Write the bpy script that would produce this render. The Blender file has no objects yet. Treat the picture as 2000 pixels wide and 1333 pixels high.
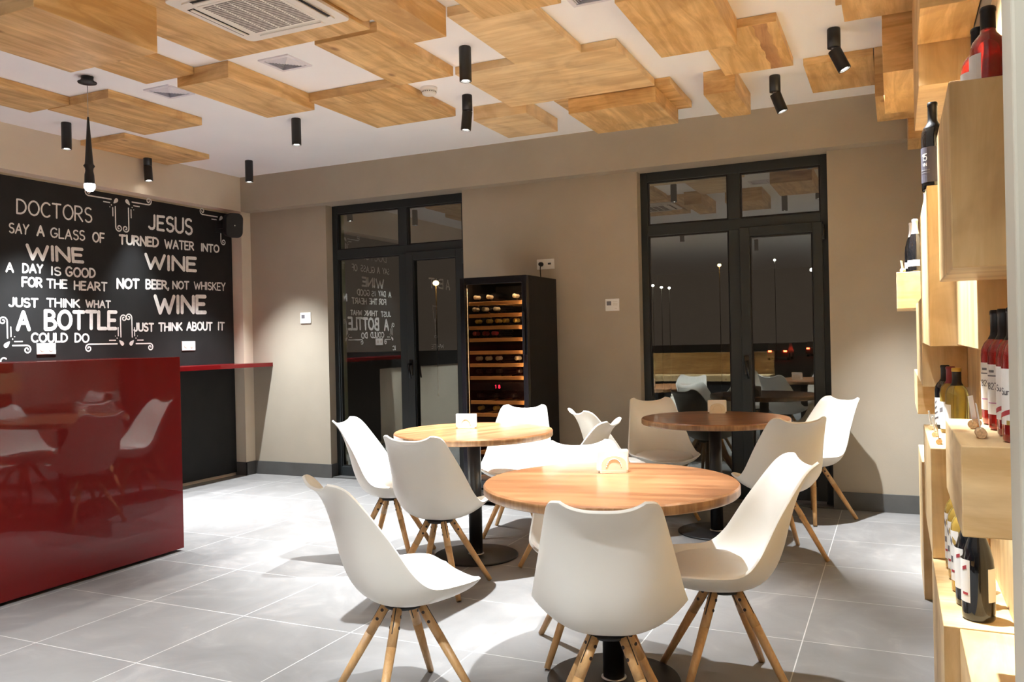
import bpy, bmesh, math, random
from mathutils import Vector, Matrix

S = bpy.context.scene
COL = S.collection
R = math.radians

# ------------------------------------------------------------------ camera
cam_d = bpy.data.cameras.new('camera')
cam_d.sensor_width = 36.0
cam_d.lens = 1618.8 / 2000 * 36.0
cam_d.clip_start = 0.05
cam_d.clip_end = 200
cam = bpy.data.objects.new('camera', cam_d)
COL.objects.link(cam)
yaw, pitch, roll = R(24.867), R(-0.1193), R(-1.2619)
fwd = Vector((-math.sin(yaw) * math.cos(pitch), math.cos(yaw) * math.cos(pitch), math.sin(pitch)))
rgt = Vector((math.cos(yaw), math.sin(yaw), 0))
upv = rgt.cross(fwd)
r2 = math.cos(roll) * rgt + math.sin(roll) * upv
u2 = -math.sin(roll) * rgt + math.cos(roll) * upv
cam.matrix_world = Matrix(((r2.x, u2.x, -fwd.x, 0), (r2.y, u2.y, -fwd.y, 0), (r2.z, u2.z, -fwd.z, 1.29), (0, 0, 0, 1)))
S.camera = cam

# ------------------------------------------------------------------ world: night sky over a town
W = bpy.data.worlds.new('night'); S.world = W
W.use_nodes = True
W.node_tree.nodes['Background'].inputs[0].default_value = (0.036, 0.024, 0.020, 1)
W.node_tree.nodes['Background'].inputs[1].default_value = 0.72

S.view_settings.view_transform = 'Standard'
S.view_settings.look = 'None'
S.view_settings.gamma = 1.0
S.view_settings.use_curve_mapping = False
S.view_settings.exposure = 1.04
S.cycles.max_bounces = 10
S.cycles.diffuse_bounces = 6
S.cycles.glossy_bounces = 4
S.cycles.transparent_max_bounces = 16
S.cycles.sample_clamp_indirect = 8.0
S.cycles.use_denoising = True
S.cycles.caustics_reflective = False
S.cycles.caustics_refractive = False

LAMP_W = 540.0                       # watts of one ceiling spotlight
LAMP_COL = (0.915, 0.968, 1.0)

# ------------------------------------------------------------------ materials
def nt(name):
    m = bpy.data.materials.new(name); m.use_nodes = True
    t = m.node_tree; b = t.nodes['Principled BSDF']
    return m, t, b
def N(t, typ, **kw):
    n = t.nodes.new(typ)
    for k, v in kw.items():
        if hasattr(n, k): setattr(n, k, v)
        else: n.inputs[k].default_value = v
    return n
def ramp(t, stops):
    n = t.nodes.new('ShaderNodeValToRGB'); e = n.color_ramp.elements
    while len(e) > 1: e.remove(e[-1])
    e[0].position, e[0].color = stops[0][0], (*stops[0][1], 1)
    for p, c in stops[1:]:
        x = e.new(p); x.color = (*c, 1)
    return n
def plain(name, col, rough=0.5, metal=0.0, emit=None, es=0.0, coat=0.0, noise=0.0, nscale=8.0, bump=0.0, bscale=60.0, trans=0.0, ior=1.45):
    m, t, b = nt(name)
    b.inputs['Base Color'].default_value = (*col, 1)
    b.inputs['Roughness'].default_value = rough
    b.inputs['Metallic'].default_value = metal
    b.inputs['Coat Weight'].default_value = coat
    b.inputs['Coat Roughness'].default_value = 0.03
    b.inputs['Transmission Weight'].default_value = trans
    b.inputs['IOR'].default_value = ior
    if emit:
        b.inputs['Emission Color'].default_value = (*emit, 1); b.inputs['Emission Strength'].default_value = es
    tc = N(t, 'ShaderNodeTexCoord')
    if noise:
        nz = N(t, 'ShaderNodeTexNoise', Scale=nscale, Detail=5.0)
        t.links.new(tc.outputs['Object'], nz.inputs['Vector'])
        r = ramp(t, [(0.3, tuple(c * (1 - noise) for c in col)), (0.7, tuple(min(1, c * (1 + noise)) for c in col))])
        t.links.new(nz.outputs['Fac'], r.inputs['Fac']); t.links.new(r.outputs['Color'], b.inputs['Base Color'])
    if bump:
        nb = N(t, 'ShaderNodeTexNoise', Scale=bscale, Detail=3.0)
        t.links.new(tc.outputs['Object'], nb.inputs['Vector'])
        bp = N(t, 'ShaderNodeBump', Strength=bump, Distance=0.002)
        t.links.new(nb.outputs['Fac'], bp.inputs['Height']); t.links.new(bp.outputs['Normal'], b.inputs['Normal'])
    return m
def wood(name, light, dark, axis=0, rough=0.45, grain=14.0, knots=True, coat=0.0, ring=False):
    """plywood / beech: streaks along one object axis, slow blotches, small dark knots; varies from object to object"""
    m, t, b = nt(name)
    tc = N(t, 'ShaderNodeTexCoord'); oi = N(t, 'ShaderNodeObjectInfo')
    add = N(t, 'ShaderNodeVectorMath', operation='ADD')
    mul = N(t, 'ShaderNodeVectorMath', operation='SCALE'); mul.inputs['Scale'].default_value = 37.0
    cmb = N(t, 'ShaderNodeCombineXYZ')
    for k in 'XYZ': t.links.new(oi.outputs['Random'], cmb.inputs[k])
    t.links.new(cmb.outputs[0], mul.inputs[0])
    t.links.new(tc.outputs['Object'], add.inputs[0]); t.links.new(mul.outputs[0], add.inputs[1])
    sc = [grain, grain, grain]; sc[axis] = grain * 0.11
    # the panel that closes a box end has its grain turned along the end
    alt = [grain, grain, grain]; alt[0 if axis != 0 else 1] = grain * 0.14
    sx = N(t, 'ShaderNodeSeparateXYZ'); t.links.new(tc.outputs['Normal'], sx.inputs[0])
    ab = N(t, 'ShaderNodeMath', operation='ABSOLUTE'); t.links.new(sx.outputs[axis], ab.inputs[0])
    gt = N(t, 'ShaderNodeMath', operation='GREATER_THAN'); gt.inputs[1].default_value = 0.7; t.links.new(ab.outputs[0], gt.inputs[0])
    mv = N(t, 'ShaderNodeMix', data_type='VECTOR'); t.links.new(gt.outputs[0], mv.inputs['Factor'])
    vi = [i for i in mv.inputs if i.type == 'VECTOR']; vi[-2].default_value = sc; vi[-1].default_value = alt
    mp = N(t, 'ShaderNodeVectorMath', operation='MULTIPLY')
    t.links.new(add.outputs[0], mp.inputs[0]); t.links.new([o for o in mv.outputs if o.type == 'VECTOR'][-1], mp.inputs[1])
    n1 = N(t, 'ShaderNodeTexNoise', Scale=1.0, Detail=6.0, Roughness=0.62, Distortion=0.9)
    t.links.new(mp.outputs[0], n1.inputs['Vector'])
    r1 = ramp(t, [(0.26, tuple(c * .88 for c in dark)), (0.42, dark), (0.54, tuple((a + c) / 2 for a, c in zip(light, dark))), (0.68, light)])
    t.links.new(n1.outputs['Fac'], r1.inputs['Fac'])
    n2 = N(t, 'ShaderNodeTexNoise', Scale=2.6, Detail=4.0, Distortion=1.6)
    t.links.new(add.outputs[0], n2.inputs['Vector'])
    r2_ = ramp(t, [(0.34, (0.76, 0.70, 0.65)), (0.5, (0.98, 0.97, 0.96)), (0.66, (1.10, 1.08, 1.05))])
    t.links.new(n2.outputs['Fac'], r2_.inputs['Fac'])
    mx = N(t, 'ShaderNodeMix', data_type='RGBA', blend_type='MULTIPLY'); mx.inputs['Factor'].default_value = 0.8
    t.links.new(r1.outputs['Color'], mx.inputs['A']); t.links.new(r2_.outputs['Color'], mx.inputs['B'])
    out = mx.outputs['Result']
    if knots:
        ks = [3.2, 3.2, 3.2]; ks[axis] = 1.6
        mk = N(t, 'ShaderNodeMapping'); mk.inputs['Scale'].default_value = ks
        t.links.new(add.outputs[0], mk.inputs['Vector'])
        vo = N(t, 'ShaderNodeTexVoronoi', Scale=1.5); vo.inputs['Randomness'].default_value = 1.0
        t.links.new(mk.outputs[0], vo.inputs['Vector'])
        rk = ramp(t, [(0.0, (0.35, 0.26, 0.2)), (0.055, (0.58, 0.47, 0.40)), (0.11, (1, 1, 1))])
        t.links.new(vo.outputs['Distance'], rk.inputs['Fac'])
        m2 = N(t, 'ShaderNodeMix', data_type='RGBA', blend_type='MULTIPLY'); m2.inputs['Factor'].default_value = 1.0
        t.links.new(out, m2.inputs['A']); t.links.new(rk.outputs['Color'], m2.inputs['B']); out = m2.outputs['Result']
    t.links.new(out, b.inputs['Base Color'])
    b.inputs['Roughness'].default_value = rough
    b.inputs['Coat Weight'].default_value = coat; b.inputs['Coat Roughness'].default_value = 0.12
    bp = N(t, 'ShaderNodeBump', Strength=0.12, Distance=0.002)
    t.links.new(n1.outputs['Fac'], bp.inputs['Height']); t.links.new(bp.outputs['Normal'], b.inputs['Normal'])
    return m

M = {}
M['taupe'] = plain('taupe_wall_paint', (0.375, 0.325, 0.258), 0.85, noise=0.04, nscale=3, bump=0.25, bscale=160)
M['cream'] = plain('cream_wall_paint', (0.67, 0.585, 0.47), 0.85, noise=0.03, nscale=3, bump=0.25, bscale=160)
M['ceiling'] = plain('white_ceiling_paint', (0.91, 0.93, 0.95), 0.9, noise=0.015, nscale=2)
PLY_L, PLY_D = (0.83, 0.575, 0.275), (0.55, 0.33, 0.125)
M['ply_x'] = wood('birch_plywood_x', PLY_L, PLY_D, 0)
M['ply_y'] = wood('birch_plywood_y', PLY_L, PLY_D, 1)
M['ply_z'] = wood('birch_plywood_z', (0.82, 0.62, 0.34), (0.64, 0.43, 0.20), 2, grain=11)
M['ply_dark'] = wood('brown_heartwood', (0.56, 0.33, 0.16), (0.36, 0.18, 0.08), 1, knots=False)
M['ply_pale'] = wood('pale_plywood_x', (0.84, 0.65, 0.38), (0.70, 0.49, 0.25), 0, knots=False)
M['shelf_y'] = wood('shelf_plywood_y', (0.84, 0.64, 0.36), (0.66, 0.45, 0.21), 1, grain=10)
M['shelf_z'] = wood('shelf_plywood_z', (0.84, 0.64, 0.36), (0.66, 0.45, 0.21), 2, grain=10)
M['beech'] = wood('beech_leg', (0.66, 0.41, 0.185), (0.57, 0.33, 0.135), 2, grain=60, knots=False, rough=0.4)
M['table'] = wood('stained_table_wood', (0.36, 0.17, 0.075), (0.22, 0.09, 0.036), 0, rough=0.3, grain=9, knots=False, coat=0.25)
M['table_edge'] = wood('table_edge_wood', (0.37, 0.205, 0.09), (0.22, 0.105, 0.042), 2, rough=0.35, grain=26, knots=False, coat=0.2)
M['rack_wood'] = wood('rack_beech', (0.62, 0.36, 0.15), (0.50, 0.27, 0.10), 0, grain=40, knots=False)
M['cork'] = plain('cork', (0.62, 0.42, 0.24), 0.9, noise=0.25, nscale=240)
M['red'] = plain('red_gloss_lacquer', (0.125, 0.0022, 0.0034), 0.4, coat=0.6, noise=0.02)
M['red'].node_tree.nodes['Principled BSDF'].inputs['Specular IOR Level'].default_value = 0.1
M['black_board'] = plain('chalkboard_black', (0.0065, 0.0065, 0.007), 0.65, noise=0.35, nscale=5)
M['chalk'] = plain('white_chalk_paint', (0.80, 0.79, 0.76), 0.8, noise=0.10, nscale=45)
M['black_metal'] = plain('black_powder_metal', (0.012, 0.012, 0.013), 0.38)
M['black_gloss'] = plain('black_gloss_plastic', (0.010, 0.010, 0.012), 0.12)
M['black_matt'] = plain('black_matt', (0.012, 0.012, 0.012), 0.75)
M['fridge'] = plain('black_cooler_steel', (0.006, 0.0052, 0.0048), 0.5)
M['fridge'].node_tree.nodes['Principled BSDF'].inputs['Specular IOR Level'].default_value = 0.25
M['frame'] = plain('anthracite_frame', (0.016, 0.020, 0.0215), 0.42)
M['gasket'] = plain('black_rubber_gasket', (0.008, 0.008, 0.008), 0.7)
M['chair'] = plain('white_chair_plastic', (0.82, 0.79, 0.72), 0.32, noise=0.0)
M['pad'] = plain('white_leatherette', (0.84, 0.81, 0.75), 0.42, bump=0.1, bscale=300)
M['dark_bolt'] = plain('dark_bolt_steel', (0.05, 0.035, 0.03), 0.4, metal=0.6)
M['ceramic'] = plain('cream_ceramic', (0.82, 0.76, 0.62), 0.2, coat=0.4)
M['paper'] = plain('white_paper', (0.88, 0.87, 0.84), 0.9)
M['white_plastic'] = plain('white_plastic', (0.80, 0.79, 0.76), 0.4)
M['ac_white'] = plain('ac_white_plastic', (0.80, 0.77, 0.72), 0.45)
M['vent_white'] = plain('vent_white', (0.72, 0.72, 0.78), 0.5)
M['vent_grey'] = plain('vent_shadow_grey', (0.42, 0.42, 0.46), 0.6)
M['dark_gap'] = plain('dark_gap', (0.03, 0.025, 0.02), 0.8)
M['grey_slot'] = plain('grey_slot', (0.24, 0.22, 0.20), 0.7)
M['socket_hole'] = plain('socket_recess', (0.58, 0.54, 0.47), 0.6)
M['steel'] = plain('brushed_steel', (0.5, 0.5, 0.5), 0.3, metal=1.0)
M['lens'] = plain('lit_lens', (1, 1, 1), 0.3, emit=(1.0, 0.95, 0.85), es=14.0)
M['pend_lens'] = plain('lit_pendant_lens', (1, 1, 1), 0.3, emit=(0.95, 0.97, 1.0), es=14.0)
M['display'] = plain('red_display', (0.02, 0, 0), 0.3, emit=(1.0, 0.03, 0.09), es=3.0)
M['foil_white'] = plain('silver_foil', (0.80, 0.79, 0.77), 0.35, metal=0.3)
M['foil_black'] = plain('black_capsule', (0.010, 0.009, 0.009), 0.42)
M['foil_gold'] = plain('gold_capsule', (0.62, 0.46, 0.12), 0.35, metal=0.7)
M['foil_red'] = plain('wine_red_capsule', (0.22, 0.02, 0.03), 0.4)
M['foil_grey'] = plain('grey_capsule', (0.42, 0.38, 0.30), 0.4)
M['glass_dark'] = plain('black_wine_glass', (0.006, 0.006, 0.007), 0.06, coat=0.5)
M['glass_rose'] = plain('rose_wine', (0.52, 0.030, 0.024), 0.05, trans=0.55, coat=0.5)
M['glass_white'] = plain('pale_wine', (0.86, 0.78, 0.26), 0.04, trans=0.8, coat=0.5)
M['glass_yellow'] = plain('golden_wine', (0.70, 0.48, 0.10), 0.05, trans=0.6, coat=0.5)
M['label'] = plain('label_paper', (0.84, 0.82, 0.78), 0.7)
M['label_dark'] = plain('label_dark_paper', (0.075, 0.068, 0.09), 0.6)
M['label_ink'] = plain('label_grey_ink', (0.16, 0.15, 0.16), 0.7)
M['label_red'] = plain('label_red_ink', (0.42, 0.05, 0.06), 0.6)
M['label_pink'] = plain('label_magenta_ink', (0.42, 0.05, 0.30), 0.6)
M['label_gold'] = plain('label_gold_ink', (0.45, 0.30, 0.08), 0.5)
M['led'] = plain('warm_led_strip', (1, 1, 1), 0.3, emit=(1.0, 0.80, 0.55), es=110.0)
M['led_dim'] = plain('dim_led_strip', (1, 1, 1), 0.3, emit=(1.0, 0.72, 0.36), es=.5)
M['wall_pale'] = plain('pale_wall_paint', (0.74, 0.69, 0.60), 0.85, noise=0.03, nscale=3)
M['pillar'] = plain('greige_pillar_paint', (0.46, 0.42, 0.335), 0.85, noise=0.03, nscale=3)
M['asphalt'] = plain('asphalt', (0.022, 0.020, 0.018), 0.9, noise=0.3, nscale=4)
M['pole'] = plain('lamp_post_steel', (0.10, 0.08, 0.07), 0.7)
M['tail'] = plain('tail_light', (0.3, 0, 0), 0.4, emit=(1, 0.05, 0.02), es=14)
M['street_warm'] = plain('sodium_lamp', (1, .6, .2), 0.4, emit=(1, 0.50, 0.12), es=26)
M['street_white'] = plain('white_street_lamp', (1, 1, 1), 0.4, emit=(1, 0.95, 0.85), es=22)
M['car'] = plain('dark_car_paint', (0.12, 0.105, 0.095), 0.35)

def floor_mat():
    m, t, b = nt('grey_stone_tile')
    tc = N(t, 'ShaderNodeTexCoord')
    mp = N(t, 'ShaderNodeMapping'); mp.inputs['Location'].default_value = (0.38 , -3.03 + 0.616 * 6, 0)
    t.links.new(tc.outputs['Object'], mp.inputs['Vector'])
    br = N(t, 'ShaderNodeTexBrick', offset=0.0, squash=1.0)
    br.inputs['Scale'].default_value = 1.0; br.inputs['Mortar Size'].default_value = 0.0022
    br.inputs['Brick Width'].default_value = 0.616; br.inputs['Row Height'].default_value = 0.616
    br.inputs['Mortar Smooth'].default_value = 0.1; br.inputs['Bias'].default_value = 0.0
    br.inputs['Color1'].default_value = (0.208, 0.200, 0.196, 1); br.inputs['Color2'].default_value = (0.184, 0.177, 0.173, 1)
    br.inputs['Mortar'].default_value = (0.52, 0.51, 0.49, 1)
    t.links.new(mp.outputs[0], br.inputs['Vector'])
    nz = N(t, 'ShaderNodeTexNoise', Scale=2.2, Detail=7.0, Distortion=2.2, Roughness=0.6)
    t.links.new(tc.outputs['Object'], nz.inputs['Vector'])
    r = ramp(t, [(0.32, (0.86, 0.86, 0.86)), (0.55, (1, 1, 1)), (0.66, (1.18, 1.17, 1.16))])
    t.links.new(nz.outputs['Fac'], r.inputs['Fac'])
    mx = N(t, 'ShaderNodeMix', data_type='RGBA', blend_type='MULTIPLY'); mx.inputs['Factor'].default_value = 1.0
    t.links.new(br.outputs['Color'], mx.inputs['A']); t.links.new(r.outputs['Color'], mx.inputs['B'])
    t.links.new(mx.outputs['Result'], b.inputs['Base Color'])
    b.inputs['Roughness'].default_value = 0.42
    bp = N(t, 'ShaderNodeBump', Strength=0.06, Distance=0.003)
    t.links.new(nz.outputs['Fac'], bp.inputs['Height']); t.links.new(bp.outputs['Normal'], b.inputs['Normal'])
    return m
M['floor'] = floor_mat()
M['base_tile'] = plain('dark_skirting_tile', (0.085, 0.083, 0.080), 0.45, noise=0.15, nscale=6)

def pane_mat(name, tint, ior):
    m = bpy.data.materials.new(name); m.use_nodes = True; t = m.node_tree
    for n in list(t.nodes): t.nodes.remove(n)
    out = N(t, 'ShaderNodeOutputMaterial'); mix = N(t, 'ShaderNodeMixShader')
    tr = N(t, 'ShaderNodeBsdfTransparent'); gl = N(t, 'ShaderNodeBsdfGlossy'); fr = N(t, 'ShaderNodeFresnel')
    tr.inputs['Color'].default_value = (*tint, 1); gl.inputs['Roughness'].default_value = 0.0
    gl.inputs['Color'].default_value = (0.92, 0.97, 0.93, 1)
    fr.inputs['IOR'].default_value = ior
    geo = N(t, 'ShaderNodeNewGeometry'); one = N(t, 'ShaderNodeMath', operation='SUBTRACT'); one.inputs[0].default_value = 1.0
    t.links.new(geo.outputs['Backfacing'], one.inputs[1])                 # the far face of a pane adds no second mirror
    mu = N(t, 'ShaderNodeMath', operation='MULTIPLY'); t.links.new(fr.outputs[0], mu.inputs[0]); t.links.new(one.outputs[0], mu.inputs[1])
    t.links.new(mu.outputs[0], mix.inputs[0]); t.links.new(tr.outputs[0], mix.inputs[1]); t.links.new(gl.outputs[0], mix.inputs[2])
    t.links.new(mix.outputs[0], out.inputs[0])
    return m
M['pane'] = pane_mat('window_glass', (0.86, 0.92, 0.86), 2.35)
M['cooler_glass'] = pane_mat('smoked_cooler_glass', (0.62, 0.55, 0.48), 1.5)

# ------------------------------------------------------------------ mesh helpers
class B:
    """collects geometry for ONE mesh object"""
    def __init__(s): s.bm = bmesh.new(); s.mi = 0; s.lift = 0.0
    def _mk(s, n0):
        s.bm.faces.ensure_lookup_table()
        for f in s.bm.faces[n0:]: f.material_index = s.mi
    def quad(s, *p):
        f = s.bm.faces.new([s.bm.verts.new(q) for q in p]); f.material_index = s.mi; return s
    def box(s, x0, x1, y0, y1, z0, z1, bev=0.0, mtx=None):
        n0 = len(s.bm.faces)
        r = bmesh.ops.create_cube(s.bm, size=1.0)
        vs = r['verts']
        for v in vs:
            v.co = Vector((x0 + (v.co.x + .5) * (x1 - x0), y0 + (v.co.y + .5) * (y1 - y0), z0 + (v.co.z + .5) * (z1 - z0)))
        if bev > 0:
            es = list({e for v in vs for e in v.link_edges})
            g = bmesh.ops.bevel(s.bm, geom=es, offset=bev, segments=2, affect='EDGES', profile=0.5)
            vs = list({v for f in g['faces'] for v in f.verts} | {v for v in vs if v.is_valid})
        if mtx:
            for v in vs: v.co = mtx @ v.co
        s._mk(n0); return s
    def tube(s, p0, p1, ra, rb=None, n=20, cap=True):
        n0 = len(s.bm.faces)
        p0, p1 = Vector(p0), Vector(p1); rb = ra if rb is None else rb
        d = (p1 - p0).normalized(); a = d.orthogonal().normalized(); c = d.cross(a)
        A = [s.bm.verts.new(p0 + ra * (math.cos(2*math.pi*i/n) * a + math.sin(2*math.pi*i/n) * c)) for i in range(n)]
        Bv = [s.bm.verts.new(p1 + rb * (math.cos(2*math.pi*i/n) * a + math.sin(2*math.pi*i/n) * c)) for i in range(n)]
        for i in range(n):
            j = (i + 1) % n; s.bm.faces.new((A[i], A[j], Bv[j], Bv[i])).smooth = True
        if cap:
            s.bm.faces.new(A[::-1]); s.bm.faces.new(Bv)
        s._mk(n0); return s
    def lathe(s, prof, n=32, mtx=None, cap=True):
        """prof: (radius, z) from bottom to top, around z"""
        n0 = len(s.bm.faces); rings = []
        for r, z in prof:
            ring = []
            for i in range(n):
                a = 2 * math.pi * i / n; v = Vector((r * math.cos(a), r * math.sin(a), z))
                ring.append(s.bm.verts.new(mtx @ v if mtx else v))
            rings.append(ring)
        for q, w in zip(rings, rings[1:]):
            for i in range(n):
                j = (i + 1) % n; s.bm.faces.new((q[i], q[j], w[j], w[i])).smooth = True
        if cap:
            if prof[0][0] > 1e-5: s.bm.faces.new(rings[0][::-1])
            if prof[-1][0] > 1e-5: s.bm.faces.new(rings[-1])
        s._mk(n0); return s
    def prism(s, pts, axis, a0, a1):
        """2-D outline pushed along an axis; pts are (u, v) in the two other axes in order"""
        n0 = len(s.bm.faces)
        def P(u, v, w):
            return {'x': (w, u, v), 'y': (u, w, v), 'z': (u, v, w)}[axis]
        A = [s.bm.verts.new(P(u, v, a0)) for u, v in pts]; C = [s.bm.verts.new(P(u, v, a1)) for u, v in pts]
        n = len(pts)
        for i in range(n):
            j = (i + 1) % n; s.bm.faces.new((A[i], A[j], C[j], C[i]))
        s.bm.faces.new(A[::-1]); s.bm.faces.new(C); s._mk(n0); return s
    def build(s, name, mats, parent=None, origin=None, smooth=None):
        bmesh.ops.recalc_face_normals(s.bm, faces=s.bm.faces)
        if origin is not None:
            for v in s.bm.verts: v.co -= Vector(origin)
        me = bpy.data.meshes.new(name); s.bm.to_mesh(me); s.bm.free()
        for m in (mats if isinstance(mats, (list, tuple)) else [mats]): me.materials.append(m)
        if smooth:
            for p in me.polygons: p.use_smooth = True
        o = bpy.data.objects.new(name, me); COL.objects.link(o)
        if origin is not None: o.location = origin
        if parent: o.parent = parent
        return o
def tag(o, label=None, cat=None, group=None, kind=None):
    if label: o['label'] = label
    if cat: o['category'] = cat
    if group: o['group'] = group
    if kind: o['kind'] = kind
    return o
def empty(name, loc, rz=0.0, label=None, cat=None, group=None):
    o = bpy.data.objects.new(name, None); COL.objects.link(o)
    o.empty_display_size = 0.05; o.location = loc; o.rotation_euler = (0, 0, rz)
    return tag(o, label, cat, group)
def dup(src, loc, rz=0.0, label=None, parent=None):
    """a copy of a thing together with its parts and sub-parts"""
    o = src.copy(); COL.objects.link(o)
    if parent: o.parent = parent
    else:
        if loc is not None: o.location = loc; o.rotation_euler = (0, 0, rz)
        if label: o['label'] = label
    for ch in [c for c in src.children]: dup(ch, None, parent=o)
    return o
def struct(b, name, m, **k):
    o = b.build(name, m, **k); o['kind'] = 'structure'; return o

TEXT=[('DOCTORS',[(4.092,2.429),(4.741,2.452),(4.738,2.321),(4.089,2.312)],0.11),('SAY',[(4.029,2.243),(4.194,2.248),(4.184,2.165),(4.027,2.162)],0.14),('A',[(4.25,2.251),(4.319,2.252),(4.317,2.164),(4.248,2.163)],0.17),('GLASS',[(4.364,2.244),(4.672,2.254),(4.67,2.166),(4.362,2.161)],0.14),('OF',[(4.736,2.253),(4.856,2.253),(4.854,2.165),(4.733,2.164)],0.16),('WINE',[(4.159,2.101),(4.65,2.108),(4.656,1.979),(4.156,1.973)],0.2),('A',[(3.999,1.944),(4.065,1.946),(4.063,1.867),(3.997,1.867)],0.2),('DAY',[(4.128,1.948),(4.299,1.95),(4.297,1.876),(4.126,1.869)],0.2),('IS',[(4.363,1.941),(4.452,1.941),(4.45,1.868),(4.361,1.869)],0.17),('GOOD',[(4.485,1.95),(4.762,1.95),(4.76,1.867),(4.483,1.864)],0.18),('FOR',[(4.12,1.846),(4.29,1.85),(4.288,1.767),(4.118,1.764)],0.2),('THE',[(4.322,1.843),(4.504,1.844),(4.502,1.768),(4.32,1.764)],0.18),('HEART',[(4.557,1.839),(4.871,1.842),(4.869,1.764),(4.555,1.761)],0.18),('JUST',[(4.015,1.687),(4.252,1.688),(4.25,1.611),(4.013,1.611)],0.2),('THINK',[(4.318,1.692),(4.612,1.692),(4.61,1.62),(4.316,1.616)],0.19),('WHAT',[(4.659,1.69),(4.9,1.69),(4.899,1.623),(4.657,1.622)],0.2),('A',[(4.07,1.591),(4.19,1.594),(4.186,1.434),(4.067,1.434)],0.18),('BOTTLE',[(4.295,1.601),(4.961,1.607),(4.956,1.438),(4.291,1.436)],0.18),('COULD',[(4.184,1.424),(4.495,1.419),(4.493,1.341),(4.182,1.344)],0.19),('DO',[(4.553,1.419),(4.689,1.416),(4.687,1.337),(4.551,1.339)],0.19),('IC',[(3.923,1.243),(3.995,1.238),(3.994,1.176),(3.921,1.179)],0.18),('JESUS',[(5.303,2.468),(5.818,2.493),(5.813,2.329),(5.299,2.33)],0.15),('TURNED',[(4.993,2.258),(5.418,2.276),(5.415,2.181),(4.99,2.167)],0.2),('WATER',[(5.475,2.266),(5.827,2.276),(5.825,2.189),(5.473,2.176)],0.17),('INTO',[(5.91,2.27),(6.149,2.276),(6.147,2.193),(5.908,2.188)],0.2),('WINE',[(5.255,2.12),(5.857,2.134),(5.853,1.987),(5.25,1.97)],0.2),('NOT',[(4.96,1.883),(5.197,1.893),(5.194,1.798),(4.957,1.785)],0.22),('BEER,',[(5.259,1.893),(5.524,1.892),(5.521,1.809),(5.256,1.799)],0.2),('NOT',[(5.557,1.891),(5.756,1.9),(5.754,1.819),(5.555,1.812)],0.19),('WHISKEY',[(5.812,1.9),(6.217,1.91),(6.215,1.825),(5.81,1.824)],0.15),('WINE',[(5.344,1.762),(5.968,1.777),(5.963,1.596),(5.339,1.58)],0.2),('JUST',[(5.122,1.507),(5.341,1.507),(5.339,1.425),(5.12,1.426)],0.2),('THINK',[(5.388,1.512),(5.666,1.514),(5.664,1.436),(5.385,1.425)],0.2),('ABOUT',[(5.71,1.52),(6.034,1.523),(6.031,1.434),(5.708,1.434)],0.19),('IT',[(6.104,1.524),(6.197,1.522),(6.194,1.437),(6.101,1.437)],0.18)]
ORN=[((4.961, 2.526), -0.253, -0.215), ((5.101, 2.532), 0.211, -0.221), ((6.165, 2.527), -0.227, -0.218), ((4.005, 1.343), 0.147, 0.165), ((4.987, 1.343), -0.307, 0.199), ((5.11, 1.342), 0.184, 0.208)]

# ------------------------------------------------------------------ the room shell
ZC, ZB = 2.95, 2.612            # ceiling, underside of the beams
XL, XLB = -5.99, -5.862         # left wall, face of the beam and column before it
YW, YB = 6.46, 6.33             # back wall, face of the back beam
XR = 0.285                      # right wall behind the wooden blocks
D1, D2 = (-4.93, -3.45), (-1.862, -0.435)     # glazed door openings

struct(B().box(-6.3, 3.2, -9.2, 6.75, -0.12, 0.0), 'floor', M['floor'])
struct(B().box(-6.3, 3.2, -9.2, 6.75, ZC, ZC + .12), 'ceiling', M['ceiling'])
b = B()
for x0, x1 in ((-6.3, D1[0]), (D1[1], D2[0]), (D2[1], 0.6)): b.box(x0, x1, YW, 6.75, 0, ZB)
b.box(-6.3, 0.6, YB, 6.75, ZB, ZC)
struct(b, 'wall_back', M['taupe'])
b = B(); b.box(-6.3, XL, -9.2, YW, 0, ZC)
struct(b, 'wall_left', M['cream'])
struct(B().box(XL, XLB, YB, YW, 0, ZB), 'column_corner', M['cream'])
struct(B().box(XL, XLB, -9.2, YB, ZB, ZC), 'beam_left', M['cream'])
struct(B().box(XR, 0.6, 1.30, YW, 0, ZC), 'wall_right', M['taupe'])
struct(B().box(XR - .012, XR, 1.32, 5.72, 0, 2.25), 'wall_panel_right', M['ply_z'])
struct(B().box(0.137, 0.6, 1.20, 1.30, 0, ZC, .004), 'column_right', M['pillar'])
struct(B().box(0.6, 3.2, 1.20, 1.30, 0, ZC), 'wall_side', M['wall_pale'])
struct(B().box(3.0, 3.2, -9.2, 1.20, 0, ZC), 'wall_far_right', M['wall_pale'])
struct(B().box(-6.3, 3.2, -9.2, -9.0, 0, ZC), 'wall_front', M['taupe'])
# skirting tiles
b = B()
for x0, x1 in ((XLB, D1[0]), (D1[1], D2[0]), (D2[1], XR)): b.box(x0, x1, YW - .012, YW, 0, .13, .002)
b.box(D1[0] - .012 + .012, D1[0] + .012, YW - .012, 6.555, 0, .13, .002)
struct(b, 'baseboard_back', M['base_tile'])
b = B(); b.box(XL, XLB + .012, YB - .012, YB, 0, .13, .002); b.box(XLB, XLB + .012, YB - .012, YW - .012, 0, .13, .002)
struct(b, 'baseboard_column', M['base_tile'])

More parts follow.
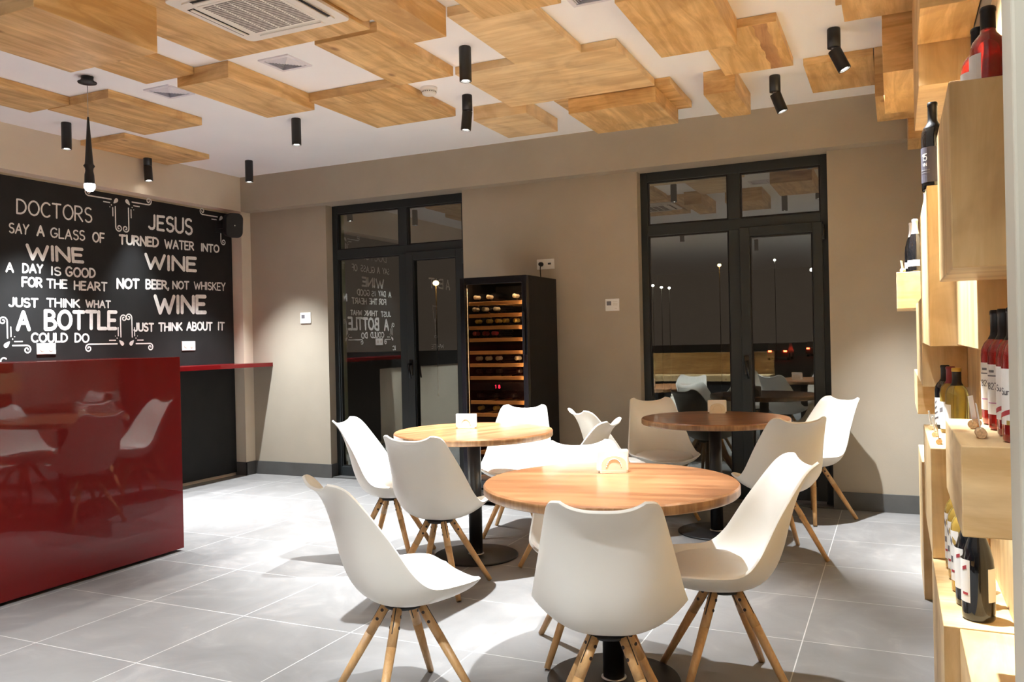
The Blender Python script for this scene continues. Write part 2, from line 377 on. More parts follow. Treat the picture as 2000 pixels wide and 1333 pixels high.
# ------------------------------------------------------------------ the two glazed doors
def glazed_door(idx, x0, x1, mull):
    yf, yb = 6.555, 6.625
    zt, tr0, tr1 = ZB, 2.10, 2.185
    b = B()
    for a, c in ((x0, x0 + .055), (x1 - .055, x1)): b.box(a, c, yf, yb, 0, zt, .004)
    b.box(x0 + .055, x1 - .055, yf, yb, zt - .075, zt, .004)
    b.box(x0 + .055, x1 - .055, yf, yb, tr0, tr1, .004)
    b.box(mull - .05, mull + .04, yf - .006, yb, 0, tr0, .004)
    b.box(mull - .05, mull + .04, yf, yb, tr1, zt - .075, .004)
    b.box(x0 + .055, mull - .05, yf, yb, 0, .10, .004)
    fr = struct(b, 'door_%d' % idx, M['frame'])
    # dark gaskets round the fixed panes
    g = B()
    def ring(a, c, z0, z1, y, w=.012):
        g.box(a, a + w, y, y + .012, z0, z1); g.box(c - w, c, y, y + .012, z0, z1)
        g.box(a + w, c - w, y, y + .012, z0, z0 + w); g.box(a + w, c - w, y, y + .012, z1 - w, z1)
    ring(x0 + .055, mull - .05, tr1, zt - .075, yf + .012); ring(mull + .04, x1 - .055, tr1, zt - .075, yf + .012)
    ring(x0 + .055, mull - .05, .10, tr0, yf + .012)
    g.build('gasket', M['gasket'], fr)
    # opening leaf on the right half
    a, c = mull + .035, x1 - .045
    l = B(); w = .072; yl = yf - .022
    l.box(a, a + w, yl, yb - .01, .035, tr0 + .012, .004); l.box(c - w, c, yl, yb - .01, .035, tr0 + .012, .004)
    l.box(a + w, c - w, yl, yb - .01, tr0 + .012 - w, tr0 + .012, .004); l.box(a + w, c - w, yl, yb - .01, .035, .135, .004)
    leaf = l.build('door_leaf', M['frame'], fr)
    g = B(); ring(a + w, c - w, .135, tr0 + .012 - w, yl + .012, .010); g.build('gasket', M['gasket'], leaf)
    h = B(); hx, hz = a + .036, 1.05
    h.box(hx - .017, hx + .017, yl - .010, yl, hz - .075, hz + .075, .004)
    h.tube((hx, yl - .010, hz + .03), (hx, yl - .05, hz + .03), .009)
    h.tube((hx, yl - .05, hz + .036), (hx + .02, yl - .052, hz - .10), .011, .008)
    h.build('handle', M['black_gloss'], leaf)
    gl = B().box(a + w, c - w, yf + .020, yf + .024, .135, tr0 + .012 - w).build('pane', M['pane'], leaf)
    for p in ((x0 + .055, mull - .05, .10, tr0), (x0 + .055, mull - .05, tr1, zt - .075), (mull + .04, x1 - .055, tr1, zt - .075)):
        B().box(p[0], p[1], yf + .028, yf + .032, p[2], p[3]).build('pane', M['pane'], fr)
    hg = B()
    hg.tube((c + .008, yl - .002, 1.98), (c + .008, yl - .002, 2.09), .010); hg.tube((c + .008, yl - .002, .2), (c + .008, yl - .002, .31), .010)
    hg.build('hinge', M['frame'], leaf)
    st = B().box(x0, x1, YW, yf, 0, .012, .002); struct(st, 'trim_%d' % idx, M['base_tile'])
glazed_door(1, D1[0], D1[1], -4.125)
glazed_door(2, D2[0], D2[1], -1.115)

# ------------------------------------------------------------------ wooden boxes under the ceiling
def block(x0, x1, y0, y1, z0, z1, label, mat=None, group='plywood boxes under the ceiling', name='ceiling_box', cat='box'):
    c = ((x0 + x1) / 2, (y0 + y1) / 2, (z0 + z1) / 2)
    if mat is None: mat = 'ply_x' if (x1 - x0) >= (y1 - y0) else 'ply_y'
    b = B(); b.box(x0, x1, y0, y1, z0, z1, .0025)
    o = b.build(name, M[mat], origin=c)
    return tag(o, label, cat, group)
T = ZC - .001
STRIPE = (-0.654, -0.584)
CB = [
 (-3.74, -3.14, 2.245, 2.865, .27, 'deep knotty plywood box nearest the camera, hanging lowest beside the air conditioner'),
 (-4.144, -3.753, 2.885, 3.69, .045, 'thin plywood box between the deep knotty box and the pendant canopy'),
 (-3.42, -2.412, 2.30, 3.56, .058, 'wide plywood box around the white air conditioner'),
 (-2.408, -2.198, 2.5, 3.50, .040, 'narrow thin plywood strip between the air conditioner box and the next deep box'),
 (-3.895, -3.493, 3.695, 4.485, .10, 'long mid-deep plywood box beside the pyramid air vent'),
 (-3.489, -2.82, 4.425, 5.215, .059, 'thin plywood box behind the vent, one edge under the smoke detector'),
 (-2.80, -2.40, 3.605, 4.42, .058, 'long thin plywood box between the air vent and a black spotlight'),
 (-2.195, -1.997, 2.75, 3.615, .15, 'deep plywood box with a bright side, in front of the spotlight over the tables'),
 (-1.994, -1.583, 3.62, 4.428, .05, 'thin plywood box butting against the long pale panel'),
 (-1.75, -1.34, 2.75, 3.50, .15, 'deep plywood box cut by the top of the photo beside the ceiling vent'),
 (-2.395, -1.378, 4.433, 5.241, .048, 'long pale plywood panel over the middle of the room'),
 (-2.695, -2.285, 5.246, 5.835, .10, 'plywood box by the back beam, half behind the long pale panel'),
 (-2.08, -1.28, 5.25, 5.873, .048, 'thin plywood box by the back beam with another box hung under it'),
 (-1.129, -.726, 3.62, 4.45, .147, 'deep plywood box touching the thin box with the dark brown stripe'),
 (-.935, -.53, 4.472, 5.26, .048, 'thin plywood box with one dark brown stripe'),
 (-1.072, -.877, 5.265, 5.885, .147, 'small narrow deep plywood box by the back beam, left of a tilted spotlight'),
 (-.478, -.09, 5.304, 5.948, .044, 'thin knotty plywood box by the back beam behind a tilted spotlight'),
 (-.20, .28, 3.55, 4.37, .147, 'wide plywood box in the ceiling corner above the tilted spotlight, meeting the shelf wall'),
 (-.24, .28, 4.375, 4.405, .048, 'thin plywood edge showing beside the wide corner box'),
 (-5.289, -4.90, 2.95, 3.735, .055, 'thin plywood box cut by the photo edge above the bar'),
 (-5.119, -4.54, 3.74, 4.53, .057, 'thin plywood box with two dark seams behind the pendant lamp'),
 (-5.855, -5.362, 4.555, 5.425, .042, 'thin plywood box nearest the chalkboard beam'),
]
for x0, x1, y0, y1, d, lab in CB:
    pale = 'long pale' in lab
    o = block(x0, x1, y0, y1, ZC - d, T, lab, 'ply_pale' if pale else None)
    if 'one dark brown stripe' in lab:      # a band of brown heartwood across the underside
        q = B(); n = 14; xa, xb = STRIPE
        for i in range(n):
            def e(k, x, ph): return x + .006 * math.sin(k * 1.7 + ph)
            ya, yb_ = y0 + .004 + (y1 - y0 - .008) * i / n, y0 + .004 + (y1 - y0 - .008) * (i + 1) / n
            q.quad((e(i, xa, 0), ya, ZC - d - .0004), (e(i, xb, 1), ya, ZC - d - .0004), (e(i + 1, xb, 1), yb_, ZC - d - .0004), (e(i + 1, xa, 0), yb_, ZC - d - .0004))
        st_ = q.build('heartwood_stripe', M['ply_dark'], origin=o.location); st_.parent = o; st_.location = (0, 0, 0)
block(-1.975, -1.375, 5.246, 5.862, ZC - .15, ZC - .0495, 'deep plywood box hung under the thin box by the back beam')
# boxes stepping down in the corner over the shelf wall
WB = [
 (-.034, .28, 4.41, 5.247, ZC - .41, T, 'tall plywood box hanging in the ceiling corner, third step down toward the window wall'),
 (-.085, .28, 5.30, 5.945, ZC - .29, T, 'plywood box in the ceiling corner closest to the back beam, left of the taller one'),
 (.098, .28, 3.605, 4.405, ZC - .71, T, 'tallest hanging plywood box in the corner, with a pale narrow side, above the black bottle'),
 (.096, .28, 5.95, 6.32, ZC - .42, T, 'small plywood box low in the far ceiling corner beside the back wall'),
 (.095, .28, 3.20, 3.60, ZC - .55, T, 'hanging plywood box behind the rosé bottles, cut by the top of the photo'),
]
for x0, x1, y0, y1, z0, z1, lab in WB: block(x0, x1, y0, y1, z0, z1, lab, 'ply_z' if 'tallest' in lab else None)
# boxes of the bottle wall
XW = XR - .0125
SB = [
 (.100, 1.80, 2.30, 1.408, 1.765, 'shelf_z', 'large wooden shelf box nearest the camera at head height, carrying two rosé bottles'),
 (.100, 3.05, 3.98, 1.236, 1.765, 'shelf_z', 'tall wooden shelf box carrying the black bottles, behind the large nearest box'),
 (.180, 2.305, 3.045, 1.240, 1.70, 'shelf_z', 'recessed wooden shelf box with a glowing bright side over the yellow wine bottle'),
 (.130, 2.305, 2.60, 1.77, 1.90, 'shelf_y', 'low wooden shelf box just behind the top rosé bottles'),
 (.008, 5.00, 5.70, 1.410, 1.610, 'shelf_y', 'wooden shelf box sticking out farthest, carrying the silver foiled bottles'),
 (.100, 3.985, 4.95, 1.045, 1.43, 'shelf_z', 'wooden shelf box under the silver foiled bottles, half in shadow'),
 (.098, 4.955, 5.70, .840, 1.05, 'shelf_y', 'small wooden shelf box lowest of the hanging ones near the back wall'),
 (.100, 3.20, 4.00, .502, .882, 'shelf_z', 'wooden shelf box carrying the yellow wine bottle and three cork card holders'),
 (.100, 4.42, 5.08, .0, .66, 'shelf_z', 'wooden box standing on the floor farthest along the bottle wall'),
 (.105, 1.75, 2.28, .903, 1.073, 'shelf_y', 'wooden shelf box carrying the row of rosé bottles with paper labels'),
 (.100, 2.485, 3.28, .0, .50, 'shelf_z', 'wooden box on the floor carrying the big black bottle and its row'),
 (.138, 1.55, 2.48, .0, .498, 'shelf_y', 'empty wooden box on the floor nearest the camera'),
]
for x0, y0, y1, z0, z1, mt, lab in SB:
    block(x0, XW, y0, y1, z0, z1, lab, mt, 'wooden boxes of the bottle wall', 'shelf_box', 'shelf')

# ------------------------------------------------------------------ ceiling fittings
def ceiling_vent(x, y, s, label):
    root = empty('ceiling_vent', (x, y, ZC), 0, label, 'vent', 'square air diffusers in the ceiling')
    b = B(); h = s / 2
    for a in range(4):
        m = Matrix.Rotation(a * math.pi / 2, 4, 'Z')
        vs = [(-h, h), (h, h), (h - .022, h - .022), (-h + .022, h - .022)]
        b.quad(*[m @ Vector((x, y, -.008)) for x, y in vs])
        b.quad(*[m @ Vector(p) for p in ((-h, h, -.008), (h, h, -.008), (h, h, 0), (-h, h, 0))])
        b.quad(*[m @ Vector(p) for p in ((-h + .022, h - .022, -.008), (h - .022, h - .022, -.008), (h - .022, h - .022, -.001), (-h + .022, h - .022, -.001))])
    b.build('frame', M['vent_white'], root)
    b = B()
    for k in range(6):
        q = (h - .03) * (1 - k / 6.3); z = -.006 - .0
        for a in range(4):
            m = Matrix.Rotation(a * math.pi / 2, 4, 'Z')
            vs = [m @ Vector(p) for p in ((-q, q, -.004), (q, q, -.004), (q - .011, q - .011, -.013), (-q + .011, q - .011, -.013))]
            b.quad(*vs)
    b.build('louvre', M['vent_white'], root)
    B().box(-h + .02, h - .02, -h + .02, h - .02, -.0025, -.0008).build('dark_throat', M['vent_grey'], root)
ceiling_vent(-3.232, 3.885, .22, 'square white air vent in the ceiling gap beside the air conditioner box')
ceiling_vent(-4.25, 3.965, .22, 'square white air vent half hidden behind the long mid-deep wooden box')
ceiling_vent(-1.32, 3.80, .22, 'square white air vent cut by the top edge of the photo')

t = empty('smoke_detector', (-2.745, 4.715, ZC), 0, 'round white smoke detector on the ceiling beside the wooden boxes', 'smoke detector')
B().lathe([(.052, -.022), (.055, -.018), (.055, 0)], 36).build('base', M['white_plastic'], t)
b = B().lathe([(.0, -.052), (.030, -.051), (.042, -.045), (.047, -.034), (.047, -.022)], 36); b.build('cover', M['white_plastic'], t)
b = B()
for k in range(20):
    a = 2 * math.pi * k / 20; b.box(.0445, .0485, -.0045, .0045, -.034, -.028, 0, Matrix.Rotation(a, 4, 'Z'))
b.build('slot_ring', M['grey_slot'], t)

# cassette air conditioner, recessed in the wide box
ax0, ax1, ay0, ay1, az = -3.035, -2.40, 2.80, 3.385, ZC - .058
cx, cy = (ax0 + ax1) / 2, (ay0 + ay1) / 2; hw, hl = (ax1 - ax0) / 2, (ay1 - ay0) / 2
t = empty('air_conditioner', (cx, cy, az), 0, 'white cassette air conditioner with a grille, set in the wide wooden ceiling box', 'air conditioner')
def rrect(w, h, r, n=6):
    out = []
    for sx, sy, a0 in ((1, 1, 0), (-1, 1, 90), (-1, -1, 180), (1, -1, 270)):
        for k in range(n + 1):
            a = R(a0 + 90 * k / n); out.append((sx * (w - r) + r * math.cos(a), sy * (h - r) + r * math.sin(a)))
    return out
b = B(); b.prism(rrect(hw, hl, .035), 'z', -.014, -.0005); b.prism(rrect(hw - .05, hl - .05, .03), 'z', -.022, -.0135); b.build('panel', M['ac_white'], t)
g = B(); b = B(); gx, gy = hw * .60, hl * .62
b.box(-gx - .012, gx + .012, -gy - .012, gy + .012, -.025, -.0215, .002); b.build('grille_panel', M['ac_white'], t)
for i in range(5):
    for k in range(22):
        x = -gx + (i + .5) * 2 * gx / 5; y = -gy + (k + .5) * 2 * gy / 22
        g.box(x - gx / 5 * .86, x + gx / 5 * .86, y - gy / 22 * .55, y + gy / 22 * .55, -.0262, -.0248)
tag(g.build('grille_slot', M['grey_slot'], t), kind='stuff')
for a, L, d in ((0, gx * 1.02, hl), (1, gy * 1.02, hw), (2, gx * 1.02, hl), (3, gy * 1.02, hw)):
    m = Matrix.Rotation(a * math.pi / 2, 4, 'Z')
    dark = B(); dark.box(-L, L, -d + .045, -d + .085, -.0235, -.0215, 0, m); o = dark.build('air_outlet', M['gasket' if a != 2 else 'ac_white'], t)
    fl = B(); fl.box(-L * .99, L * .99, -d + .060, -d + .078, -.030, -.0232, .002, m); fl.build('flap', M['ac_white'], o)
ac_root = t
b = B().tube((.06, gy + .045, -.0245), (.06, gy + .045, -.0228), .007); b.build('receiver', M['black_gloss'], t)

# ------------------------------------------------------------------ spotlights
def spot_fixture(x, y, label, L=.194, tilt=None, az=0.0, power=1.0, size=70):
    """black cylinder spotlight; a tilted one has a fixed upper half and a swivelled lower half"""
    root = empty('ceiling_spotlight', (x, y, ZC), 0, label, 'spotlight', 'black cylinder spotlights on the ceiling')
    r = .0345
    if tilt is None:
        B().lathe([(r, -L), (r, -.006), (r - .002, 0)], 36, cap=False).lathe([(r - .007, -L), (r, -L)], 36, cap=False).build('housing', M['black_metal'], root)
        m = Matrix.Translation((0, 0, -L + .012))
    else:
        up = .105
        B().lathe([(r, -up), (r, -.006), (r - .002, 0)], 36).build('housing', M['black_metal'], root)
        B().tube((-.012, 0, -up), (.012, 0, -up), .008).tube((0, 0, -up + .005), (0, 0, -up - .02), .009).build('swivel_joint', M['steel'], root)
        low = .125
        rot = Matrix.Translation((0, 0, -up - .006)) @ Matrix.Rotation(az, 4, 'Z') @ Matrix.Translation((r * .55, 0, 0)) @ Matrix.Rotation(-tilt, 4, 'Y') @ Matrix.Translation((-r * .55, 0, 0))
        b = B(); b.lathe([(r, -low), (r, 0)], 36, rot, cap=False); b.lathe([(r - .007, -low), (r, -low)], 36, rot, cap=False); b.lathe([(0, 0), (r, 0)], 36, rot, cap=False)
        b.build('lamp_head', M['black_metal'], root)
        m = rot @ Matrix.Translation((0, 0, -low + .012))
    B().lathe([(r - .006, -.0), (.018, -.006), (0, -.007)], 28, m, cap=False).build('lens', M['lens'], root)
    ld = bpy.data.lights.new('spot', 'SPOT'); ld.energy = LAMP_W * power; ld.color = LAMP_COL
    ld.spot_size = R(size); ld.spot_blend = 0.85; ld.shadow_soft_size = 0.022
    lo = bpy.data.objects.new('spot', ld); COL.objects.link(lo); lo.parent = root
    lo.matrix_local = m @ Matrix.Translation((0, 0, -.016))
    return root
spot_fixture(-5.49, 4.157, 'black cylinder spotlight close to the pendant lamp, in front of the chalkboard', power=.75)
spot_fixture(-5.784, 5.144, 'black cylinder spotlight mounted over the thin box nearest the chalkboard beam', .20, R(5), R(-10), power=.28, size=56)
spot_fixture(-3.978, 4.887, 'black cylinder spotlight alone on the white ceiling before the first glass door', power=.62)
spot_fixture(-5.252, 5.788, 'black cylinder spotlight at the meeting of the two beams', power=.75)
spot_fixture(-2.182, 4.161, 'black cylinder spotlight nearest the smoke detector, between wooden boxes', power=1.15)
spot_fixture(-2.604, 4.981, 'black cylinder spotlight slightly bent, before the box by the back beam', .194, R(6), R(200), power=1.0)
spot_fixture(-.278, 4.868, 'larger looking black spotlight bent toward the shelf wall, near the corner boxes', .23, R(24), R(0), power=.85, size=54)
spot_fixture(-.677, 5.57, 'black spotlight bent toward the shelf wall, close to the back beam', .22, R(20), R(10), power=.85, size=56)
# unseen lamps: table and shelf ones read off the light, others added as fill
spot_fixture(-1.18, 2.78, 'black cylinder spotlight above the near edge of the nearest table, out of the frame', power=.8, size=43)
spot_fixture(-.74, 3.50, 'black cylinder spotlight above the far edge of the nearest table, out of the frame', power=.42, size=50)
spot_fixture(-3.05, 3.70 - 1.62, 'black cylinder spotlight above the floor before the red bar, out of the frame', power=.4)  # added fill for the floor before the bar
spot_fixture(-.35, 2.70, 'black spotlight above the nearest shelf boxes, bent toward them, out of the frame', .22, R(26), R(-12), power=.85, size=44)
spot_fixture(-.35, 3.95 - .55, 'black spotlight bent toward the middle of the bottle wall, out of the frame', .22, R(26), R(5), power=.8, size=44)
for k, (lx, ly) in enumerate(((-1.3, .6), (-3.0, .3), (-4.6, -.4), (.9, -.2), (2.1, -.6), (-.22, .75), (-2.2, -1.9), (1.6, -2.1))):  # added ambient fill for chair backs, ceiling and shelf fronts
    spot_fixture(lx, ly, 'black cylinder spotlight behind the camera, ' + ('over the way to the tables', 'toward the bar', 'in the bar corner', 'beside the pillar', 'in the side room corner', 'close to the pillar', 'over the serving counter', 'in the far front corner')[k], power=.15 if k == 5 else .62, size=95)
spot_fixture(-5.1, 2.4, 'black cylinder spotlight over the working side of the bar, out of the frame')  # added unseen fill on the bar side

# pendant over the bar
t = empty('pendant_lamp', (-4.448, 3.517, ZC), 0, 'slim black turned pendant lamp with a glaring bulb, hanging over the red bar', 'pendant lamp')
B().lathe([(.0, -.052), (.010, -.052), (.052, -.040), (.055, -.034), (.040, -.026), (.034, -.016), (.036, 0)], 36).build('canopy', M['black_metal'], t)
B().tube((0, 0, -.05), (0, 0, -.25), .0018, n=8).build('cable', M['steel'], t)
B().lathe([(.030, -.655), (.027, -.60), (.022, -.575), (.0235, -.56), (.033, -.545), (.0255, -.535), (.023, -.52), (.006, -.255), (.004, -.245)], 36, cap=False).build('lamp_body', M['black_metal'], t)
B().lathe([(0, -.702), (.020, -.697), (.032, -.678), (.032, -.660), (.028, -.652)], 28).build('bulb', M['pend_lens'], t)
ld = bpy.data.lights.new('pendant_light', 'SPOT'); ld.energy = 60; ld.color = (1, .96, .9); ld.shadow_soft_size = .03; ld.spot_size = R(120); ld.spot_blend = .6
lo = bpy.data.objects.new('pendant_light', ld); COL.objects.link(lo); lo.parent = t; lo.location = (0, 0, -.71)

# ------------------------------------------------------------------ chalkboard with hand lettering
XCB = -5.974
def arc(cx, cy, rx, ry, a0, a1, n=12):
    return [(cx + rx * math.cos(R(a0 + (a1 - a0) * i / n)), cy + ry * math.sin(R(a0 + (a1 - a0) * i / n))) for i in range(n + 1)]
G = {   # letter: (advance width, strokes in a box of height 1)
 'A': (.72, [[(0, 0), (.36, 1), (.72, 0)], [(.14, .34), (.58, .34)]]),
 'B': (.58, [[(0, 0), (0, 1)], [(0, 1)] + arc(.22, .76, .28, .24, 90, -90) + [(0, .52)], [(0, .52)] + arc(.26, .26, .32, .26, 90, -90) + [(0, 0)]]),
 'C': (.66, [arc(.38, .5, .38, .5, 50, 310, 18)]),
 'D': (.64, [[(0, 0), (0, 1)], [(0, 1)] + arc(.18, .5, .46, .5, 90, -90, 16) + [(0, 0)]]),
 'E': (.50, [[(0, 0), (0, 1)], [(0, 1), (.5, 1)], [(0, .52), (.42, .52)], [(0, 0), (.5, 0)]]),
 'F': (.50, [[(0, 0), (0, 1)], [(0, 1), (.5, 1)], [(0, .52), (.42, .52)]]),
 'G': (.72, [arc(.38, .5, .38, .5, 48, 335, 18) + [(.72, .42), (.44, .42)]]),
 'H': (.60, [[(0, 0), (0, 1)], [(.6, 0), (.6, 1)], [(0, .5), (.6, .5)]]),
 'I': (.06, [[(.03, 0), (.03, 1)]]),
 'J': (.46, [[(.42, 1), (.42, .24)] + arc(.2, .24, .22, .24, 0, -150, 8)]),
 'K': (.60, [[(0, 0), (0, 1)], [(.56, 1), (.03, .45)], [(.16, .56), (.6, 0)]]),
 'L': (.48, [[(0, 1), (0, 0), (.48, 0)]]),
 'N': (.64, [[(0, 0), (0, 1), (.64, 0), (.64, 1)]]),
 'O': (.76, [arc(.38, .5, .38, .5, 90, 450, 24)]),
 'R': (.60, [[(0, 0), (0, 1)], [(0, 1)] + arc(.25, .74, .3, .26, 90, -90) + [(0, .48)], [(.22, .48), (.6, 0)]]),
 'S': (.56, [arc(.29, .755, .26, .245, 40, 270, 12) + arc(.29, .25, .27, .26, 90, -150, 12)]),
 'T': (.62, [[(0, 1), (.62, 1)], [(.31, 1), (.31, 0)]]),
 'U': (.62, [[(0, 1), (0, .3)] + arc(.31, .3, .31, .3, 180, 360, 10) + [(.62, 1)]]),
 'W': (1.0, [[(0, 1), (.26, 0), (.5, .78), (.74, 0), (1.0, 1)]]),
 'Y': (.62, [[(0, 1), (.31, .48), (.62, 1)], [(.31, .48), (.31, 0)]]),
 'M': (.8, [[(0, 0), (.06, 1), (.4, .3), (.74, 1), (.8, 0)]]),
 ',': (.10, [[(.06, .08), (.0, -.16)]]),
 '1': (.22, [[(0, .8), (.2, 1), (.2, 0)]]),
 '2': (.5, [arc(.25, .74, .25, .26, 170, -40, 8) + [(0, 0), (.5, 0)]]),
 '5': (.5, [[(.46, 1), (.06, 1), (.03, .56)] + arc(.22, .32, .26, .32, 130, -140, 10)]),
 '7': (.5, [[(0, 1), (.5, 1), (.18, 0)]]),
 '8': (.5, [arc(.25, .75, .21, .25, -90, 270, 14), arc(.25, .26, .25, .26, 90, 450, 14)]),
 'V': (.66, [[(0, 1), (.33, 0), (.66, 1)]]),
 'a': (.44, [arc(.2, .28, .2, .28, 30, 390, 12), [(.42, .56), (.42, 0)]]),
 'u': (.42, [[(0, .56), (0, .2)] + arc(.2, .2, .2, .2, 180, 360, 6) + [(.4, .56)], [(.4, .2), (.42, 0)]]),
 'r': (.3, [[(0, .56), (0, 0)], [(0, .36)] + arc(.18, .36, .16, .2, 160, 50, 5)]),
 'o': (.42, [arc(.2, .28, .2, .28, 90, 450, 14)]),
}
def ribbon(b, pts, w, put):
    """a painted stroke of width w along a polyline, round at its ends and joints"""
    h = w / 2; put0 = put
    def put(x, y):
        return put0(x, y, b.lift)
    for (x0, y0), (x1, y1) in zip(pts, pts[1:]):
        b.lift += 2e-6
        L = math.hypot(x1 - x0, y1 - y0)
        if L < 1e-6: continue
        nx, ny = -(y1 - y0) / L * h, (x1 - x0) / L * h
        b.quad(put(x0 + nx, y0 + ny), put(x1 + nx, y1 + ny), put(x1 - nx, y1 - ny), put(x0 - nx, y0 - ny))
    for i, (x, y) in enumerate(pts):
        if len(pts) > 8 and 0 < i < len(pts) - 1 and i % 2: continue
        b.lift += 2e-6
        f = b.bm.faces.new([b.bm.verts.new(put(x + h * math.cos(2 * math.pi * k / 12), y + h * math.sin(2 * math.pi * k / 12))) for k in range(12)])
        f.material_index = b.mi
def word_strokes(word, gap=.20):
    """strokes of a word in a unit box (0..1 wide, 0..1 high) and its natural width"""
    x = 0; out = []
    for ch in word:
        w, st = G[ch]
        for s in st: out.append([(x + px, py) for px, py in s])
        x += w + gap
    return out, x - gap
def paint_word(b, word, quad, tk, put, gap=.20):
    """quad: top-left, top-right, bottom-right, bottom-left as (y, z)"""
    (ax, ay), (bx, by), (cx, cy), (dx, dy) = quad
    st, tot = word_strokes(word, gap)
    hgt = ((ay - dy) + (by - cy)) / 2; w = tk * hgt; i = w / 2
    rnd = random.Random(word + str(ax))
    for s in st:
        pts = []
        jx, jy = rnd.uniform(-.012, .012), rnd.uniform(-.02, .02)
        for px, py in s:
            u, v = px / tot, py
            u = (i / max(1e-4, (bx - ax))) + u * (1 - 2 * i / max(1e-4, (bx - ax))); v = i / hgt + v * (1 - w / hgt)
            tx, ty = ax + (bx - ax) * u, ay + (by - ay) * u
            ox, oy = dx + (cx - dx) * u, dy + (cy - dy) * u
            pts.append((ox + (tx - ox) * v + jx * hgt, oy + (ty - oy) * v + jy * hgt))
        ribbon(b, pts, w, put)

cb = B().prism([(-8.0, .95), (4.30, .95), (4.30, .03), (6.315, .03), (6.315, 2.592), (-8.0, 2.592)], 'x', XL + .0005, XCB).build('chalkboard', M['black_board'])
tag(cb, 'big black chalkboard wall panel with white hand lettering about wine', 'chalkboard')
def put_cb(y, z, d=0): return (XCB + .001 + d * 4, y, z)
for wd, q, tk in TEXT:
    b = B(); paint_word(b, wd, q, tk, put_cb); o = b.build('lettering', M['chalk'], cb)
    tag(o, 'painted word %s' % wd.strip(','))
# lettering farther along the board, seen only in the door glass
for wd, q, tk in (('A', [(2.40, 2.19), (2.53, 2.19), (2.53, 2.03), (2.40, 2.03)], .15), ('BIT', [(2.60, 2.19), (3.02, 2.19), (3.02, 2.04), (2.60, 2.04)], .17),
                  ('WHITE', [(2.62, 1.245), (2.98, 1.245), (2.98, 1.18), (2.62, 1.18)], .12)):
    b = B(); paint_word(b, wd, q, tk, put_cb); b.build('lettering', M['chalk'], cb)
def outline(b, pts, w=.012): ribbon(b, pts, w, put_cb)
b = B(); bx, bz = 3.43, 1.55      # a drawn bottle with two glasses, a flute, and rows of a wine list
outline(b, [(bx - .05, bz), (bx + .05, bz), (bx + .05, bz + .19), (bx + .017, bz + .25), (bx + .017, bz + .34), (bx - .017, bz + .34), (bx - .017, bz + .25), (bx - .05, bz + .19), (bx - .05, bz)])
b.quad(put_cb(bx - .045, bz + .06), put_cb(bx + .045, bz + .06), put_cb(bx + .045, bz + .15), put_cb(bx - .045, bz + .15))
for gx in (3.54, 3.62):
    outline(b, arc(gx, bz + .20, .036, .11, 180, 360, 10)); outline(b, [(gx, bz + .09), (gx, bz)]); outline(b, [(gx - .03, bz), (gx + .03, bz)])
outline(b, [(2.80, 1.79), (2.83, 1.62), (2.865, 1.57), (2.90, 1.62), (2.92, 1.79), (2.80, 1.79)]); outline(b, [(2.865, 1.57), (2.85, 1.36)]); outline(b, arc(2.85, 1.35, .05, .015, 0, 360, 12))
b.build('chalk_drawing', M['chalk'], cb)

def spiral(x, y, r, a0, turn, n=22):
    """curl: starts on the circle at angle a0 and winds inward"""
    out = []
    for i in range(n + 1):
        f = i / n; a = R(a0) + turn * f * 2 * math.pi * 1.25; q = r * (1 - .78 * f)
        out.append((x + q * math.cos(a), y + q * math.sin(a)))
    return out
def ornament(leaf, hl, vl):
    """corner flourish: a leaf drop, one arm along the edge, one down or up, both ending in curls, with short inner dashes and dots"""
    b = B(); x, y = leaf; sx = 1 if hl > 0 else -1; sy = 1 if vl > 0 else -1; w = .011; r = .033
    # horizontal arm
    xe = x + hl; ys = y - sy * .018
    curl_y = ys - sy * r                     # curl turns away from the panel's middle
    c = spiral(xe, curl_y, r, 90 * sy, -sx * sy)
    ribbon(b, [(x + sx * .035, ys + sy * .0), (x + sx * .09, ys), (xe, ys)] + c[1:], w, put_cb)
    # vertical arm
    ye = y + vl; xs = x - sx * .004
    c = spiral(xs - sx * r, ye, r, 0 if sx > 0 else 180, sx * sy)
    ribbon(b, [(xs, y + sy * .04), (xs, ye)] + c[1:], w, put_cb)
    ribbon(b, [(x + sx * .05, y + sy * .012), (x + sx * .11, y + sy * .012)], w * .85, put_cb)
    ribbon(b, [(x + sx * .022, y + sy * .05), (x + sx * .022, y + sy * .12)], w * .85, put_cb)
    for k in (0, 1):
        ribbon(b, [(x + sx * (.034 + .016 * k), y + sy * (.03 + .018 * k)), (x + sx * (.0345 + .016 * k), y + sy * (.03 + .018 * k))], .011 - .003 * k, put_cb)
    # leaf drop pointing inward
    d = Vector((sx, sy)).normalized(); n_ = Vector((-d.y, d.x)); pts = []
    for k in range(17):
        tt = k / 16 * 2 * math.pi
        L = .030 * math.cos(tt); Wd = .017 * math.sin(tt) * (1 - .55 * math.cos(tt)) / 1.1
        p = Vector((x, y)) + d * L + n_ * Wd - d * .012
        pts.append(p)
    f = b.bm.faces.new([b.bm.verts.new(put_cb(p.x, p.y)) for p in pts[:-1]]); f.material_index = 0
    b.build('scroll_ornament', M['chalk'], cb)
for lf, hl, vl in ORN: ornament(lf, hl, vl)

